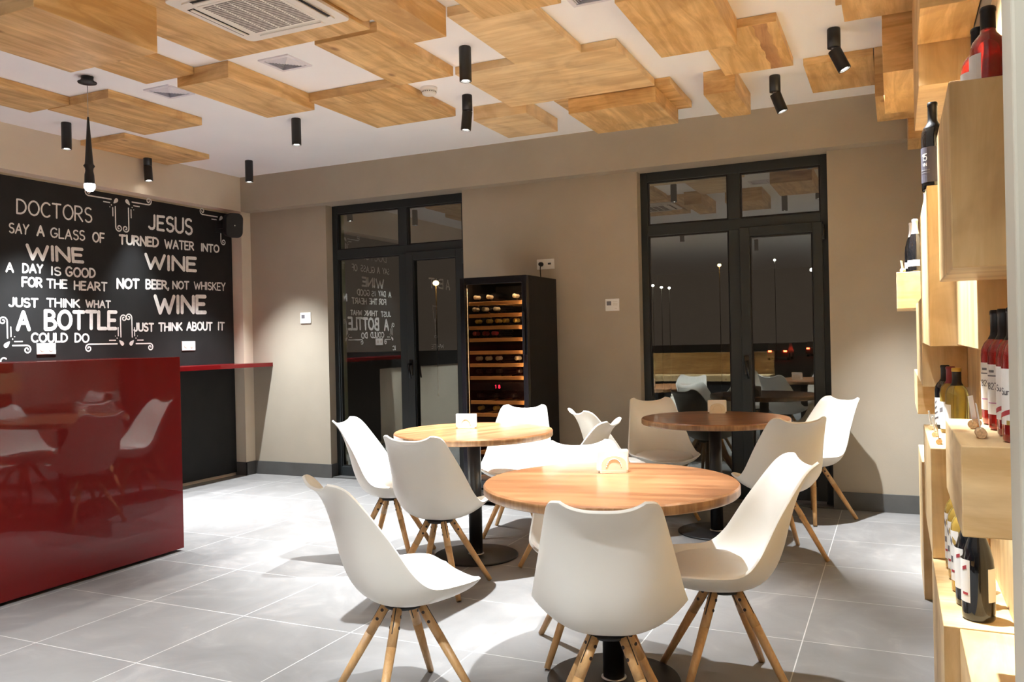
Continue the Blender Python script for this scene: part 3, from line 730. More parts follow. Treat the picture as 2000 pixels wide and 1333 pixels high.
# ------------------------------------------------------------------ red bar and red wall shelf
t = empty('bar_counter', (-4.40, 1.70, 0), 0, 'glossy red bar counter with a plain front panel', 'bar counter')
B().box(.25, .29, -2.2, 2.17, .018, 1.225, .0015).build('front_panel', M['red'], t)
B().box(-.28, .25, -2.2, 2.165, 1.185, 1.2235, .0015).build('countertop', M['red'], t)
b = B(); b.box(-.20, .249, 2.125, 2.165, .018, 1.185, .001); b.box(-.20, .249, -2.2, -2.16, .018, 1.185, .001); b.build('side_panel', M['red'], t)
B().box(-.18, .235, -2.15, 2.12, .0, .10).build('plinth', M['black_matt'], t)
B().box(-.20, .249, -2.16, 2.125, .60, .63).build('inner_shelf', M['black_matt'], t)
b = B().prism([(-5.973, 4.02), (-5.612, 4.02), (-5.612, YW - .002), (XLB + .002, YW - .002), (XLB + .002, YB - .002), (-5.973, YB - .002)], 'z', 1.075, 1.112)
tag(b.build('wall_shelf', M['red']), 'glossy red wall shelf running under the chalkboard lettering into the corner', 'shelf')

# ------------------------------------------------------------------ sockets, thermostats, speaker
def wall_plate(name, cat, label, loc, rz, w, h, build, group=None):
    t = empty(name, loc, rz, label, cat, group)
    B().box(-w / 2, w / 2, -.009, 0, -h / 2, h / 2, .0025).build('cover_plate', M['white_plastic'], t)
    build(t); return t
def sockets(t):
    for sx in (-.036, .036):
        mx = Matrix.Translation((sx, -.0088, 0)) @ Matrix.Rotation(R(90), 4, 'X')
        b = B(); b.lathe([(.0, -.0002), (.019, -.0002), (.021, .0016), (.0195, .0022)], 28, mx)
        o = b.build('socket_well', M['socket_hole'], t)
        b = B()
        for s2 in (-.0095, .0095): b.tube((sx + s2, -.0098, 0), (sx + s2, -.0086, 0), .0026, n=12)
        b.build('contact_hole', M['dark_gap'], o)
# the wall at X = const faces +X: local -Y must point to +X
wall_plate('wall_socket', 'socket', 'white double socket on the chalkboard under the words COULD DO', (XCB, 4.305, 1.296), R(90), .158, .086, sockets, 'double wall sockets on the chalkboard')
wall_plate('wall_socket', 'socket', 'white double socket on the chalkboard above the red wall shelf', (XCB, 5.727, 1.295), R(90), .158, .086, sockets, 'double wall sockets on the chalkboard')
def socket_plug(t):
    sockets(t)
t = wall_plate('wall_socket', 'socket', 'cream double socket above the wine cooler with a black plug in it', (-2.664, YW, 1.916), 0, .158, .086, lambda t: None)
mx = Matrix.Translation((-.036, -.0088, 0)) @ Matrix.Rotation(R(90), 4, 'X')
B().lathe([(.0, -.0002), (.019, -.0002), (.021, .0016), (.0195, .0022)], 28, mx).build('socket_well', M['socket_hole'], t)
b = B(); b.box(.016, .056, -.0105, -.0088, -.020, .022, .001); b.build('data_cover', M['white_plastic'], t)
B().box(.022, .050, -.0112, -.0104, -.006, .010).build('port', M['dark_gap'], t)
t = empty('power_plug', (-2.70, YW - .010, 1.916), 0, 'black power plug and cord of the wine cooler, in the cream socket', 'plug')
B().tube((0, 0, 0), (0, -.030, 0), .0185, .0165).build('plug_body', M['black_matt'], t)
b = B(); pts = [(0, -.026, -.01), (0, -.030, -.05), (0, -.022, -.11), (0.005, -.01, -.16)]
for p, q in zip(pts, pts[1:]): b.tube(p, q, .0042, n=10)
b.build('cord', M['black_matt'], t)
def thermostat(t):
    B().box(-.047, -.008, -.0102, -.0088, -.004, .030, .0005).build('screen', M['label_ink'], t)
    b = B()
    for z in (.022, .006, -.004): b.box(.004, .044, -.0098, -.0089, z, z + .004)
    b.box(.020, .040, -.0098, -.0089, -.032, -.029)
    b.build('print_line', M['socket_hole'], t)
wall_plate('thermostat', 'thermostat', 'white square thermostat on the pale wall between the column and the first glass door', (-5.192, YW, 1.541), 0, .125, .105, thermostat)
wall_plate('thermostat', 'thermostat', 'white square thermostat on the wall between the wine cooler and the second glass door', (-2.086, YW, 1.552), 0, .118, .100, thermostat)

t = empty('wall_speaker', (-5.80, 6.14, 2.450), 0, 'black rounded loudspeaker bracketed to the corner column end of the chalkboard', 'loudspeaker')
rot = Matrix.Rotation(R(62), 4, 'Z') @ Matrix.Rotation(R(8), 4, 'X')
def rbox(b, w, d, h, r, mtx):
    out = rrect(w / 2, h / 2, r); n = len(out)
    A = [b.bm.verts.new(mtx @ Vector((x, -d / 2, z))) for x, z in out]; A2 = [b.bm.verts.new(mtx @ Vector((x * .93, -d / 2 - .012, z * .95))) for x, z in out]
    Cc = [b.bm.verts.new(mtx @ Vector((x * .82, d / 2, z * .9))) for x, z in out]
    for i in range(n):
        j = (i + 1) % n; b.bm.faces.new((A[i], A[j], Cc[j], Cc[i])).smooth = True; b.bm.faces.new((A2[i], A2[j], A[j], A[i])).smooth = True
    b.bm.faces.new(A2); b.bm.faces.new(Cc)
b = B(); rbox(b, .165, .14, .235, .055, rot); b.build('cabinet', M['black_matt'], t)
B().tube(rot @ Vector((0, -.081, 0)), rot @ Vector((0, -.084, 0)), .006).build('badge', M['steel'], t)
b = B(); b.box(-.165, -.06, -.02, .02, -.02, .02, .003); b.box(-.172, -.162, -.05, .05, -.06, .06, .003); b.build('bracket', M['black_matt'], t)

# letters on the air conditioner panel, along its front edge
b = B()
def put_ac(x, y, d=0): return (x, y, -.0256 - d)
st, tot = word_strokes('MDV', .16)
for q in st: ribbon(b, [(-.062 + px * .021, -.178 + py * .020) for px, py in q], .0032, put_ac)
b.build('lettering', M['label_ink'], ac_root)

# ------------------------------------------------------------------ wine cooler
FX0, FX1, FY0, FY1, FH = -3.092, -2.522, 5.72, 6.33, 1.776
t = empty('wine_cooler', ((FX0 + FX1) / 2, (FY0 + FY1) / 2, 0), 0, 'tall black wine cooler with a glass door and wooden racks, against the back wall', 'wine cooler')
ox, oy = (FX0 + FX1) / 2, (FY0 + FY1) / 2
def L(b, x0, x1, y0, y1, z0, z1, bev=0.0): return b.box(x0 - ox, x1 - ox, y0 - oy, y1 - oy, z0, z1, bev)
yd = FY0 + .045
b = B()
L(b, FX0, FX0 + .03, yd, FY1, .03, FH, .003); L(b, FX1 - .03, FX1, yd, FY1, .03, FH, .003)
L(b, FX0 + .03, FX1 - .03, yd, FY1, FH - .04, FH, .003); L(b, FX0 + .03, FX1 - .03, FY1 - .03, FY1, .03, FH - .04); L(b, FX0 + .03, FX1 - .03, yd, FY1, .03, .14)
b.build('cabinet', M['fridge'], t)
b = B()
for x in (FX0 + .05, FX1 - .05):
    for y in (yd + .04, FY1 - .05): b.tube((x - ox, y - oy, 0), (x - ox, y - oy, .032), .018)
b.build('foot', M['black_matt'], t)
g = B(); L(g, FX0 + .02, FX1 - .02, yd - .012, yd - .0005, .03, .125, .003); gr = g.build('vent_grille', M['black_gloss'], t)
g = B()
for k in range(7): L(g, FX0 + .05, FX1 - .05, yd - .0135, yd - .0115, .042 + k * .011, .047 + k * .011)
g.build('slit', M['grey_slot'], gr)
d = B(); w = .040
L(d, FX0, FX0 + w, FY0, yd - .002, .14, FH, .003); L(d, FX1 - w, FX1, FY0, yd - .002, .14, FH, .003)
L(d, FX0 + w, FX1 - w, FY0, yd - .002, FH - .055, FH, .003); L(d, FX0 + w, FX1 - w, FY0, yd - .002, .14, .20, .003)
door = d.build('door', M['black_gloss'], t)
g = B(); L(g, FX0 + w, FX1 - w, FY0 + .012, FY0 + .016, .20, FH - .055); g.build('pane', M['cooler_glass'], door)
h = B(); h.box(FX1 - .030 - ox, FX1 - .012 - ox, FY0 - .030 - oy, FY0 - .012 - oy, 1.17, 1.50, .004); L(h, FX1 - .028, FX1 - .014, FY0 - .016, FY0 + .004, 1.20, 1.225); L(h, FX1 - .028, FX1 - .014, FY0 - .016, FY0 + .004, 1.445, 1.47)
h.build('handle', M['black_gloss'], door)
cp = B(); L(cp, FX0 + .03, FX1 - .03, yd + .01, yd + .09, .895, .955, .003); cp_o = cp.build('control_panel', M['black_gloss'], t)
b = B()
def put_disp(x, z, d=0): return (x - ox, yd + .0092 - d - oy, z)
for dg, x in (('1', -2.828), ('8', -2.800)):
    st, tot = word_strokes(dg)
    for s in st: ribbon(b, [(x + px * .028, .913 + py * .024) for px, py in s], .005, put_disp)
b.build('display', M['display'], cp_o)
g = B(); L(g, FX0 + .032, FX0 + .038, yd + .004, yd + .010, .20, FH - .08); g.build('led_strip', M['led_dim'], t)
g = B(); L(g, FX1 - .038, FX1 - .032, yd + .002, yd + .010, .20, FH - .08); g.build('led_strip', M['led'], t)  # added strip hidden by the door frame, brightens the racks
g = B(); L(g, FX0 + .06, FX1 - .06, yd + .006, yd + .016, FH - .048, FH - .042); g.build('led_strip', M['led'], t)  # second added strip, out of sight under the top, also lights the racks
RACK_Z = [1.574, 1.479, 1.384, 1.289, 1.190, 1.092, .992, .802, .703, .605, .507, .409, .311, .213]
for z in RACK_Z:
    r = B(); L(r, FX0 + .045, FX1 - .045, yd + .012, yd + .034, z - .014, z + .014, .002)
    rk = r.build('rack', M['rack_wood'], t)
    q = B()
    for k in range(5): L(q, FX0 + .06 + k * .10, FX0 + .075 + k * .10, yd + .034, FY1 - .05, z - .012, z - .002)
    q.build('rack_bar', M['rack_wood'], rk)

# ------------------------------------------------------------------ bottles
BORD = [(.0, .004), (.022, .002), (.033, .0), (.0375, .006), (.0378, .02), (.0378, .185), (.036, .203), (.030, .218), (.0205, .230), (.0155, .240), (.0145, .25), (.0145, .292), (.0158, .294), (.0158, .303), (.0140, .305)]
ROSE = [(.0, .004), (.024, .002), (.036, .0), (.0405, .006), (.041, .02), (.041, .152), (.0395, .172), (.034, .190), (.025, .203), (.018, .212), (.0158, .222), (.0155, .268), (.0168, .270), (.0168, .279), (.015, .281)]
BURG = [(.0, .004), (.025, .002), (.037, .0), (.0405, .006), (.041, .02), (.041, .130), (.038, .165), (.030, .198), (.0205, .225), (.0155, .245), (.0145, .26), (.0145, .292), (.0158, .294), (.0158, .303), (.0140, .305)]
def label_patch(b, r, z0, z1, a0, a1, n=14):
    for i in range(n):
        p, q = R(a0 + (a1 - a0) * i / n), R(a0 + (a1 - a0) * (i + 1) / n)
        b.quad((r * math.cos(p), r * math.sin(p), z0), (r * math.cos(q), r * math.sin(q), z0), (r * math.cos(q), r * math.sin(q), z1), (r * math.cos(p), r * math.sin(p), z1))
def make_bottle(name, label, glass, prof, cap_mat, cap_z, lab=None, group=None, scale=1.0, lab_mat='label', marks=None, back=False):
    t = empty(name, (0, 0, 0), 0, label, 'bottle', group)
    t.scale = scale if isinstance(scale, tuple) else (scale, scale, scale)
    B().lathe([p for p in prof] + [(0, prof[-1][1])], 36).build('glass_body', M[glass], t)
    b = B(); cp = [(r + .0009, z) for r, z in prof if z > cap_z]
    rr = next(r for r, z in prof if z >= cap_z)
    b.lathe([(rr + .0009, cap_z)] + cp + [(.0148, prof[-1][1] + .0012), (0, prof[-1][1] + .0016)], 28, cap=False); b.build('capsule', M[cap_mat], t)
    if lab:
        r = max(p[0] for p in prof) + .0006
        b = B(); label_patch(b, r, lab[0], lab[1], lab[2], lab[3])
        lo = b.build('label', M[lab_mat], t)
        if back:
            b = B(); label_patch(b, r, lab[0] + .005, lab[1] - .02, lab[2] + 150, lab[3] + 110); b.build('back_label', M[lab_mat], t)
        for mk in (marks or []):
            word, ang, zb, hgt, mat = mk
            b = B(); st, tot = word_strokes(word, .16)
            def put(s, z, d=0, r=r + .0005, ang=ang): a = R(ang) + s / r; return ((r + d) * math.cos(a), (r + d) * math.sin(a), z)
            for s in st: ribbon(b, [((px - tot / 2) * hgt, zb + py * hgt) for px, py in s], hgt * .13, put)
            b.build('label_print', M[mat], lo)
        return t, lo, r
    return t, None, None
def band(lo, r, mat, z, a0, a1, dz, slope, name='label_band'):
    b = B(); n = 10
    for i in range(n):
        p, q = R(a0 + (a1 - a0) * i / n), R(a0 + (a1 - a0) * (i + 1) / n); zi, zj = z + slope * i / n, z + slope * (i + 1) / n; rr = r + .0005
        b.quad((rr * math.cos(p), rr * math.sin(p), zi), (rr * math.cos(q), rr * math.sin(q), zj), (rr * math.cos(q), rr * math.sin(q), zj + dz), (rr * math.cos(p), rr * math.sin(p), zi + dz))
    b.build(name, M[mat], lo)
LA = (.040, .166, 130, 262)           # label height range and the angle range it wraps (toward the room)

# rosé with a magenta mark, on the top box
def rose_top(label):
    t, lo, r = make_bottle('wine_bottle', label, 'glass_rose', ROSE, 'foil_black', .222, (.030, .152, 120, 243), 'rosé bottles on the top shelf box', scale=(.92, .92, .82))
    band(lo, r, 'label_pink', .058, 205, 238, .026, -.010); return t
rose_top('rosé bottle with a black capsule on the top shelf box, the nearer of its pair').location = (.196, 2.10, 1.7655)
rose_top('rosé bottle half hidden behind another one on the top shelf box').location = (.188, 2.235, 1.7655)
# four rosé bottles on the middle box
def rose_numbers(label):
    t, lo, r = make_bottle('wine_bottle', label, 'glass_rose', BORD, 'foil_black', .228, LA, 'rosé bottles on the middle shelf box', scale=(.90, .90, .845), marks=[('1827', 213, .104, .0155, 'label_ink')])
    band(lo, r, 'label_ink', .136, 190, 235, .003, 0); band(lo, r, 'label_ink', .146, 200, 225, .006, 0); band(lo, r, 'label_pink', .068, 195, 235, .002, 0); return t
def rose_band(label, cap):
    t, lo, r = make_bottle('wine_bottle', label, 'glass_rose', BORD, cap, .228, LA, 'rosé bottles on the middle shelf box', scale=(.90, .90, .845), marks=[('8uro', 215, .096, .014, 'label_ink')][:0])
    b = B(); st, tot = word_strokes('Suro', .16)
    def put(s, z, d=0): a = R(215) + s / (r + .0005); return ((r + .0005 + d) * math.cos(a), (r + .0005 + d) * math.sin(a), z)
    for s in st: ribbon(b, [((px - tot / 2) * .014, .108 + py * .014) for px, py in s], .0022, put)
    b.build('label_print', M['label_ink'], lo)
    band(lo, r, 'label_red', .052, 175, 258, .011, .020); band(lo, r, 'label_gold', .040, 215, 232, .010, 0); return t
rose_numbers('rosé bottle numbered 1827 at the far end of the middle shelf row').location = (0.208, 2.164, 1.0735)
rose_numbers('rosé bottle numbered 1827 second from the far end of the middle row').location = (0.211, 2.047, 1.0735)
rose_band('rosé bottle with red slanted band and black capsule, second nearest in its row', 'foil_black').location = (0.216, 1.934, 1.0735)
rose_band('rosé bottle with a red slanted band nearest the pillar, cut by its edge', 'label').location = (0.215, 1.833, 1.0735)
# black bottles on the tall box
t, lo, r = make_bottle('wine_bottle', 'black wine bottle with a dark printed label on the tall shelf box', 'glass_dark', BORD, 'foil_black', .215, (.03, .150, 120, 300), 'black bottles on the tall shelf box', lab_mat='label_dark',
    marks=[('15', 222, .105, .022, 'label'), ('VIN', 222, .086, .010, 'label')]); t.location = (.128, 3.20, 1.7655)
band(lo, r, 'label_ink', .070, 195, 250, .004, 0); band(lo, r, 'label_ink', .062, 195, 250, .003, 0)
t, lo, r = make_bottle('wine_bottle', 'black bottle with a gold patterned label, behind the dark labelled one on the tall box', 'glass_dark', BURG, 'foil_black', .215, (.02, .125, 120, 290), 'black bottles on the tall shelf box', lab_mat='label_dark')
t.location = (.148, 3.60, 1.7655)
for k in range(4): band(lo, r, 'label_gold', .030 + k * .024, 150 + (k % 2) * 25, 175 + (k % 2) * 25, .016, .004); band(lo, r, 'label_gold', .034 + k * .024, 205 - (k % 2) * 15, 235 - (k % 2) * 15, .014, -.004)
# sparkling wine on the box that sticks out
t, lo, r = make_bottle('wine_bottle', 'silver necked sparkling wine bottle, nearer of two on the far shelf box', 'glass_dark', BURG, 'foil_white', .222, (.040, .075, 150, 300), 'sparkling bottles on the far shelf box'); t.location = (.108, 5.20, 1.6105)
band(lo, r, 'label_ink', .050, 215, 240, .014, 0)
t, lo, r = make_bottle('wine_bottle', 'silver necked sparkling wine bottle half hidden behind its pair on the far box', 'glass_dark', BURG, 'foil_white', .222, (.040, .075, 150, 300), 'sparkling bottles on the far shelf box'); t.location = (.095, 5.36, 1.6105)
# three on the box with corks
t, lo, r = make_bottle('wine_bottle', 'yellow white-wine bottle with a gold topped black capsule and white label', 'glass_white', BORD, 'foil_black', .228, (.02, .145, 120, 235), 'bottles behind the cork card holders', scale=(1.04, 1.04, .855), marks=[('VIN', 205, .055, .010, 'label_ink')]); t.location = (.205, 3.56, .8825)
B().lathe([(.0162, .290), (.0170, .294), (.0170, .304), (.015, .3068), (0, .3072)], 24, cap=False).build('capsule_top', M['foil_gold'], t)
t, lo, r = make_bottle('wine_bottle', 'pale wine bottle with a red capsule between the yellow and the dark bottle', 'glass_yellow', BORD, 'foil_red', .228, (.02, .145, 120, 235), 'bottles behind the cork card holders', scale=(1.04, 1.04, .855)); t.location = (.192, 3.70, .8825)
band(lo, r, 'label_ink', .09, 170, 220, .02, .01)
t, lo, r = make_bottle('wine_bottle', 'dark wine bottle with a sketched white label, last behind the yellow wine bottle', 'glass_dark', BORD, 'foil_black', .22, (.02, .150, 120, 260), 'bottles behind the cork card holders', scale=(1.04, 1.04, .855)); t.location = (.180, 3.86, .8825)
for k in range(4): band(lo, r, 'label_ink', .04 + k * .026, 180 + k * 6, 225 - k * 4, .008, .012)
# row on the floor standing box
t, lo, r = make_bottle('wine_bottle', 'big black wine bottle at the front of the low shelf row', 'glass_dark', BURG, 'foil_black', .24, (.05, .165, 150, 238), 'bottles of the low shelf row', back=True); t.location = (.190, 2.575, .5005)
band(lo, r, 'label_red', .135, 205, 225, .010, .006); band(lo, r, 'label_red', .070, 205, 230, .007, 0)
t, lo, r = make_bottle('wine_bottle', 'black wine bottle directly behind the big black one in the low shelf row', 'glass_dark', BURG, 'foil_black', .24, (.05, .165, 150, 238), 'bottles of the low shelf row'); t.location = (.182, 2.70, .5005)
band(lo, r, 'label_red', .135, 205, 225, .010, .006)
for k, (y, lab) in enumerate(((2.83, 'golden wine bottle third in the low shelf row, behind the two black ones'), (2.96, 'golden wine bottle fourth in the low shelf row'), (3.09, 'golden wine bottle last in the low shelf row, against the next box'))):
    t, lo, r = make_bottle('wine_bottle', lab, 'glass_yellow', BORD, 'foil_gold', .228, (.035, .185, 130, 240), 'bottles of the low shelf row', scale=1.0); t.location = (.176 - .002 * k, y, .5005)
    b = B(); label_patch(b, r - .0004, .186, .196, 190, 235); b.bm.free()
    band(lo, r, 'label_ink', .150, 185, 205, .018, -.012); band(lo, r, 'label_gold', .150, 207, 228, .018, -.012); band(lo, r, 'label_ink', .09, 190, 210, .018, 0); band(lo, r, 'label_red', .060, 195, 228, .007, 0)

# cork card holders
def cork_holder(loc, rz, label, h=.062, w=.036):
    t = empty('card_holder', loc, rz, label, 'card holder', 'cork card holders with price cards')
    mx = Matrix.Translation((0, 0, .0100)) @ Matrix.Rotation(R(90), 4, 'Y')
    B().lathe([(.0090, -.018), (.0100, -.0165), (.0100, .0165), (.0090, .018)], 24, mx).build('cork', M['cork'], t)
    b = B(); mt = Matrix.Translation((0, 0, .015)) @ Matrix.Rotation(R(-8), 4, 'X')
    b.box(-w / 2, w / 2, -.0005, .0005, 0, h, 0, mt); b.build('card', M['paper'], t); return t
cork_holder((.152, 2.065, 1.0735), R(72), 'cork holder with a wide white card, behind the other one on the rosé shelf', .056, .038)
cork_holder((.149, 1.885, 1.0735), R(90), 'cork holder with a thin tilted card, front one on the rosé shelf', .054, .030)
cork_holder((.124, 3.80, .8825), R(80), 'cork holder with a white card, farthest of three beside the yellow wine bottle')
cork_holder((.128, 3.55, .8825), R(82), 'cork holder with a white card, middle of three beside the yellow wine bottle')
cork_holder((.132, 3.32, .8825), R(85), 'cork holder with a white card, nearest of three beside the yellow wine bottle')
cork_holder((.040, 5.03, 1.6105), R(70), 'cork holder with a small card beside the silver foiled bottles', .05, .03)

# bottles lying in the cooler, necks to the door
proto = None
rows = [(1.574, (-3.00, -2.885, -2.66, -2.565), 'top'), (1.479, (-3.016, -2.93, -2.835, -2.585), 'second'), (1.384, (-2.995, -2.90, -2.82, -2.75, -2.66, -2.575), 'third'),
        (1.289, (-3.008, -2.93, -2.845), 'fourth'), (1.092, (-2.995, -2.91, -2.825, -2.655, -2.575), 'sixth'), (.992, (-2.995, -2.905, -2.815, -2.65, -2.565), 'seventh'),
        (.802, (-2.985, -2.86, -2.70), 'eighth'), (.703, (-2.98, -2.855), 'ninth')]
caps = {'top': 'foil_grey', 'second': 'foil_grey', 'third': 'foil_gold', 'fourth': 'foil_red', 'sixth': 'foil_grey', 'seventh': 'foil_black', 'eighth': 'foil_black', 'ninth': 'foil_gold'}
ordw = ['first', 'second', 'third', 'fourth', 'fifth', 'sixth']
for z, xs, rn in rows:
    t0 = None
    for i, x in enumerate(xs):
        lab = 'bottle lying neck first in the wine cooler, %s on the %s wooden rack' % (ordw[i], rn)
        if t0 is None:
            t0, _, _ = make_bottle('wine_bottle', lab, 'glass_dark', BORD, caps[rn], .235, None, 'bottles lying in the wine cooler'); o = t0
        else: o = dup(t0, None, label=lab)
        o['label'] = lab
        o.location = (x, yd + .335 + random.Random(x).uniform(-.005, .02), z + .0135 + .038); o.rotation_euler = (R(90), 0, 0)

# ------------------------------------------------------------------ tables and napkin holders
def round_table(x, y, rz, label):
    t = empty('round_table', (x, y, 0), rz, label, 'table', 'round wooden tables')
    r = .474
    B().lathe([(0, .712), (r - .006, .712), (r, .718), (r, .744), (r - .005, .750), (0, .750)], 96, cap=False).build('tabletop', M['table'], t)
    e = t.children[0]
    me = e.data; me.materials.append(M['table_edge'])
    for p in me.polygons:
        if abs(p.normal.z) < .9: p.material_index = 1
        if p.normal.z > .3: p.material_index = 0; p.use_smooth = False
    B().lathe([(.040, .016), (.040, .712)], 32).build('pedestal', M['black_metal'], t)
    B().lathe([(.040, .014), (.0475, .014), (.0475, .017), (.040, .020)], 36, cap=False).build('collar_ring', M['steel'], t)
    B().lathe([(.245, 0), (.250, .003), (.250, .009), (.244, .012), (.06, .0155), (0, .0155)], 64).build('base_plate', M['black_metal'], t)
    B().box(-.12, .12, -.03, .03, .704, .7125, .002).build('top_bracket', M['black_metal'], t)
    return t
round_table(-.985, 2.969, R(10), 'round wooden table nearest the camera, brightly lit')
round_table(-2.302, 4.392, R(70), 'round wooden table in front of the wine cooler, brightly lit')
round_table(-1.085, 5.464, R(35), 'round dark brown table in front of the second glass door')

def napkin_holder(x, y, rz, lab1, lab2, n=7):
    z = .7505
    t = empty('napkin_holder', (x, y, z), rz, lab1, 'napkin holder', 'cream ceramic napkin holders')
    b = B(); b.prism(rrect(.056, .024, .010), 'z', 0, .010); b.build('base', M['ceramic'], t)
    for s in (-1, 1):
        b = B(); arch = [(-.052, 0)] + [(.052, 0)] + [(.050 * math.cos(R(a)), .026 + .034 * math.sin(R(a))) for a in range(0, 181, 12)]
        b.prism([(u, v + .008) for u, v in arch], 'y', s * .0185 - .004, s * .0185 + .004); o = b.build('arch_plate', M['ceramic'], t)
        ring = B()
        pts = [(.030 * math.cos(R(a)), .012 + .036 * math.sin(R(a)) + .008) for a in range(0, 181, 15)]
        for p, q in zip(pts, pts[1:]): ring.tube((p[0], s * .0225, p[1]), (q[0], s * .0225, q[1]), .0018, n=8)
        ring.build('raised_rim', M['ceramic'], o)
    k = empty('napkin_stack', (x, y, z + .0105), rz, lab2, 'napkins', 'paper napkins in the holders')
    b = B(); rnd = random.Random(x)
    for i in range(n):
        yy = -.013 + i * .026 / n
        b.box(-.062 + rnd.uniform(-.003, .003), .060 + rnd.uniform(-.003, .003), yy, yy + .026 / n * .8, 0, .076 + rnd.uniform(-.004, .004), 0)
    b.build('paper_sheets', M['paper'], k)
napkin_holder(-1.035, 3.165, R(28), 'cream ceramic napkin holder on the table nearest the camera', 'white napkins standing in the holder on the nearest table')
napkin_holder(-2.405, 4.50, R(12), 'small white napkin holder on the table before the wine cooler', 'white napkins standing in the holder before the wine cooler')
napkin_holder(-1.125, 5.76, R(14), 'cream ceramic napkin holder on the dark brown table', 'white napkins standing in the holder on the dark brown table')

# ------------------------------------------------------------------ chairs
ST = [ # centre y, z | rim half width, y, z : outer surface, from the front lip to the top of the back
 (.245, .418, .130, .238, .430), (.222, .402, .188, .212, .450), (.180, .384, .222, .170, .456), (.115, .370, .240, .105, .456), (.030, .3615, .247, .020, .457), (-.050, .364, .244, -.030, .476),
 (-.118, .384, .232, -.072, .520), (-.168, .430, .219, -.108, .578), (-.203, .505, .205, -.145, .640), (-.222, .590, .190, -.190, .705), (-.245, .685, .174, -.240, .772), (-.272, .745, .164, -.272, .806), (-.300, .780, .150, -.300, .822), (-.325, .797, .122, -.322, .826)]
def cr(p0, p1, p2, p3, t): return .5 * ((2 * p1) + (-p0 + p2) * t + (2 * p0 - 5 * p1 + 4 * p2 - p3) * t * t + (-p0 + 3 * p1 - 3 * p2 + p3) * t ** 3)
def station(f):
    i = min(int(f), len(ST) - 2); t = f - i
    a = [ST[max(0, min(len(ST) - 1, i + k))] for k in (-1, 0, 1, 2)]
    return [cr(*[q[c] for q in a], t) for c in range(5)]
def shell_pt(f, u):
    yc, zc, w, yr, zr = station(f)
    k = abs(u) ** 2.6
    return Vector((w * (1.10 * u - .10 * u ** 3), yc + (yr - yc) * k, zc + (zr - zc) * k))
def make_chair():
    t = empty('dining_chair', (0, 0, 0))
    nv, nu = 40, 26; b = B(); g = []
    for i in range(nv + 1):
        f = (len(ST) - 1) * i / nv
        g.append([b.bm.verts.new(shell_pt(f, -1 + 2 * j / nu)) for j in range(nu + 1)])
    for i in range(nv):
        for j in range(nu): b.bm.faces.new((g[i][j], g[i][j + 1], g[i + 1][j + 1], g[i + 1][j])).smooth = True
    sh = b.build('seat_shell', M['chair'], t, smooth=True)
    # make sure the normals point down / back (outer side), then thicken inward
    me = sh.data
    c = sum((p.normal.z for p in me.polygons if p.center.z < .42), 0)
    if c > 0: me.flip_normals()
    so = sh.modifiers.new('thick', 'SOLIDIFY'); so.thickness = .0095; so.offset = -1; so.use_rim = True; so.use_even_offset = False
    bv = sh.modifiers.new('round', 'BEVEL'); bv.width = .003; bv.segments = 2; bv.limit_method = 'ANGLE'; bv.angle_limit = R(50)
    # seat pad
    b = B(); n = 48; rings = []
    def plan(rr, a):
        x, y = math.cos(a), math.sin(a); e = 2 / 2.5
        return .200 * rr * math.copysign(abs(x) ** e, x), .038 + .166 * rr * math.copysign(abs(y) ** e, y)
    prof = [(1.0, .428), (.985, .441), (.95, .449), (.85, .456), (.6, .461), (.3, .463)]
    for rr, z in prof:
        ring = []
        for k in range(n):
            x, y = plan(rr, 2 * math.pi * k / n)
            ring.append(b.bm.verts.new((x, y, z - .10 * max(0, y - .09) ** 1.0 * .9 + (.012 if y < -.1 else 0) * rr)))
        rings.append(ring)
    low = [b.bm.verts.new((*plan(.70, 2 * math.pi * k / n), .414)) for k in range(n)]
    allr = [low] + rings
    for q, w in zip(allr, allr[1:]):
        for k in range(n): b.bm.faces.new((q[k], q[(k + 1) % n], w[(k + 1) % n], w[k])).smooth = True
    b.bm.faces.new(rings[-1]).smooth = True; b.bm.faces.new(low[::-1])
    b.build('seat_pad', M['pad'], t, smooth=True)
    # hub under the shell
    b = B(); b.lathe([(.0, .346), (.066, .346), (.070, .350), (.070, .356), (.05, .3620), (0, .3620)], 32)
    b.build('hub_plate', M['black_metal'], t)
    for sx, sy in ((1, 1), (-1, 1), (-1, -1), (1, -1)):
        p0 = Vector((sx * .045, sy * .045, .352)); p1 = Vector((sx * .195, sy * .195, .004))
        d = (p1 - p0).normalized()
        b = B(); b.tube(p0, p0 + d * .13, .0165, .0170).tube(p0 + d * .13, p1, .0170, .0125)
        lg = b.build('leg', M['beech'], t)
        # flat bracket in the slit of the leg, with two through bolts
        out = Vector((sx, sy, 0)).normalized(); side = d.cross(out).normalized()
        nrm = d.cross(side).normalized()
        if nrm.dot(out) < 0: nrm = -nrm
        b = B(); mt = Matrix(((side.x, nrm.x, -d.x, 0), (side.y, nrm.y, -d.y, 0), (side.z, nrm.z, -d.z, 0), (0, 0, 0, 1)))
        mt.translation = p0
        b.box(-.0016, .0016, -.0178, .0178, -.088, .004, 0, mt); b.build('bracket', M['black_metal'], lg)
        for q in (.026, .064):
            c = p0 + d * q
            b = B(); b.tube(c - side * .0182, c + side * .0182, .0058, n=14); b.build('bolt', M['dark_bolt'], lg)
        b = B(); b.tube(p1, p1 - d * .004 + Vector((0, 0, -.004)) * 0, .0128, n=16); 
        b.bm.free()
    return t
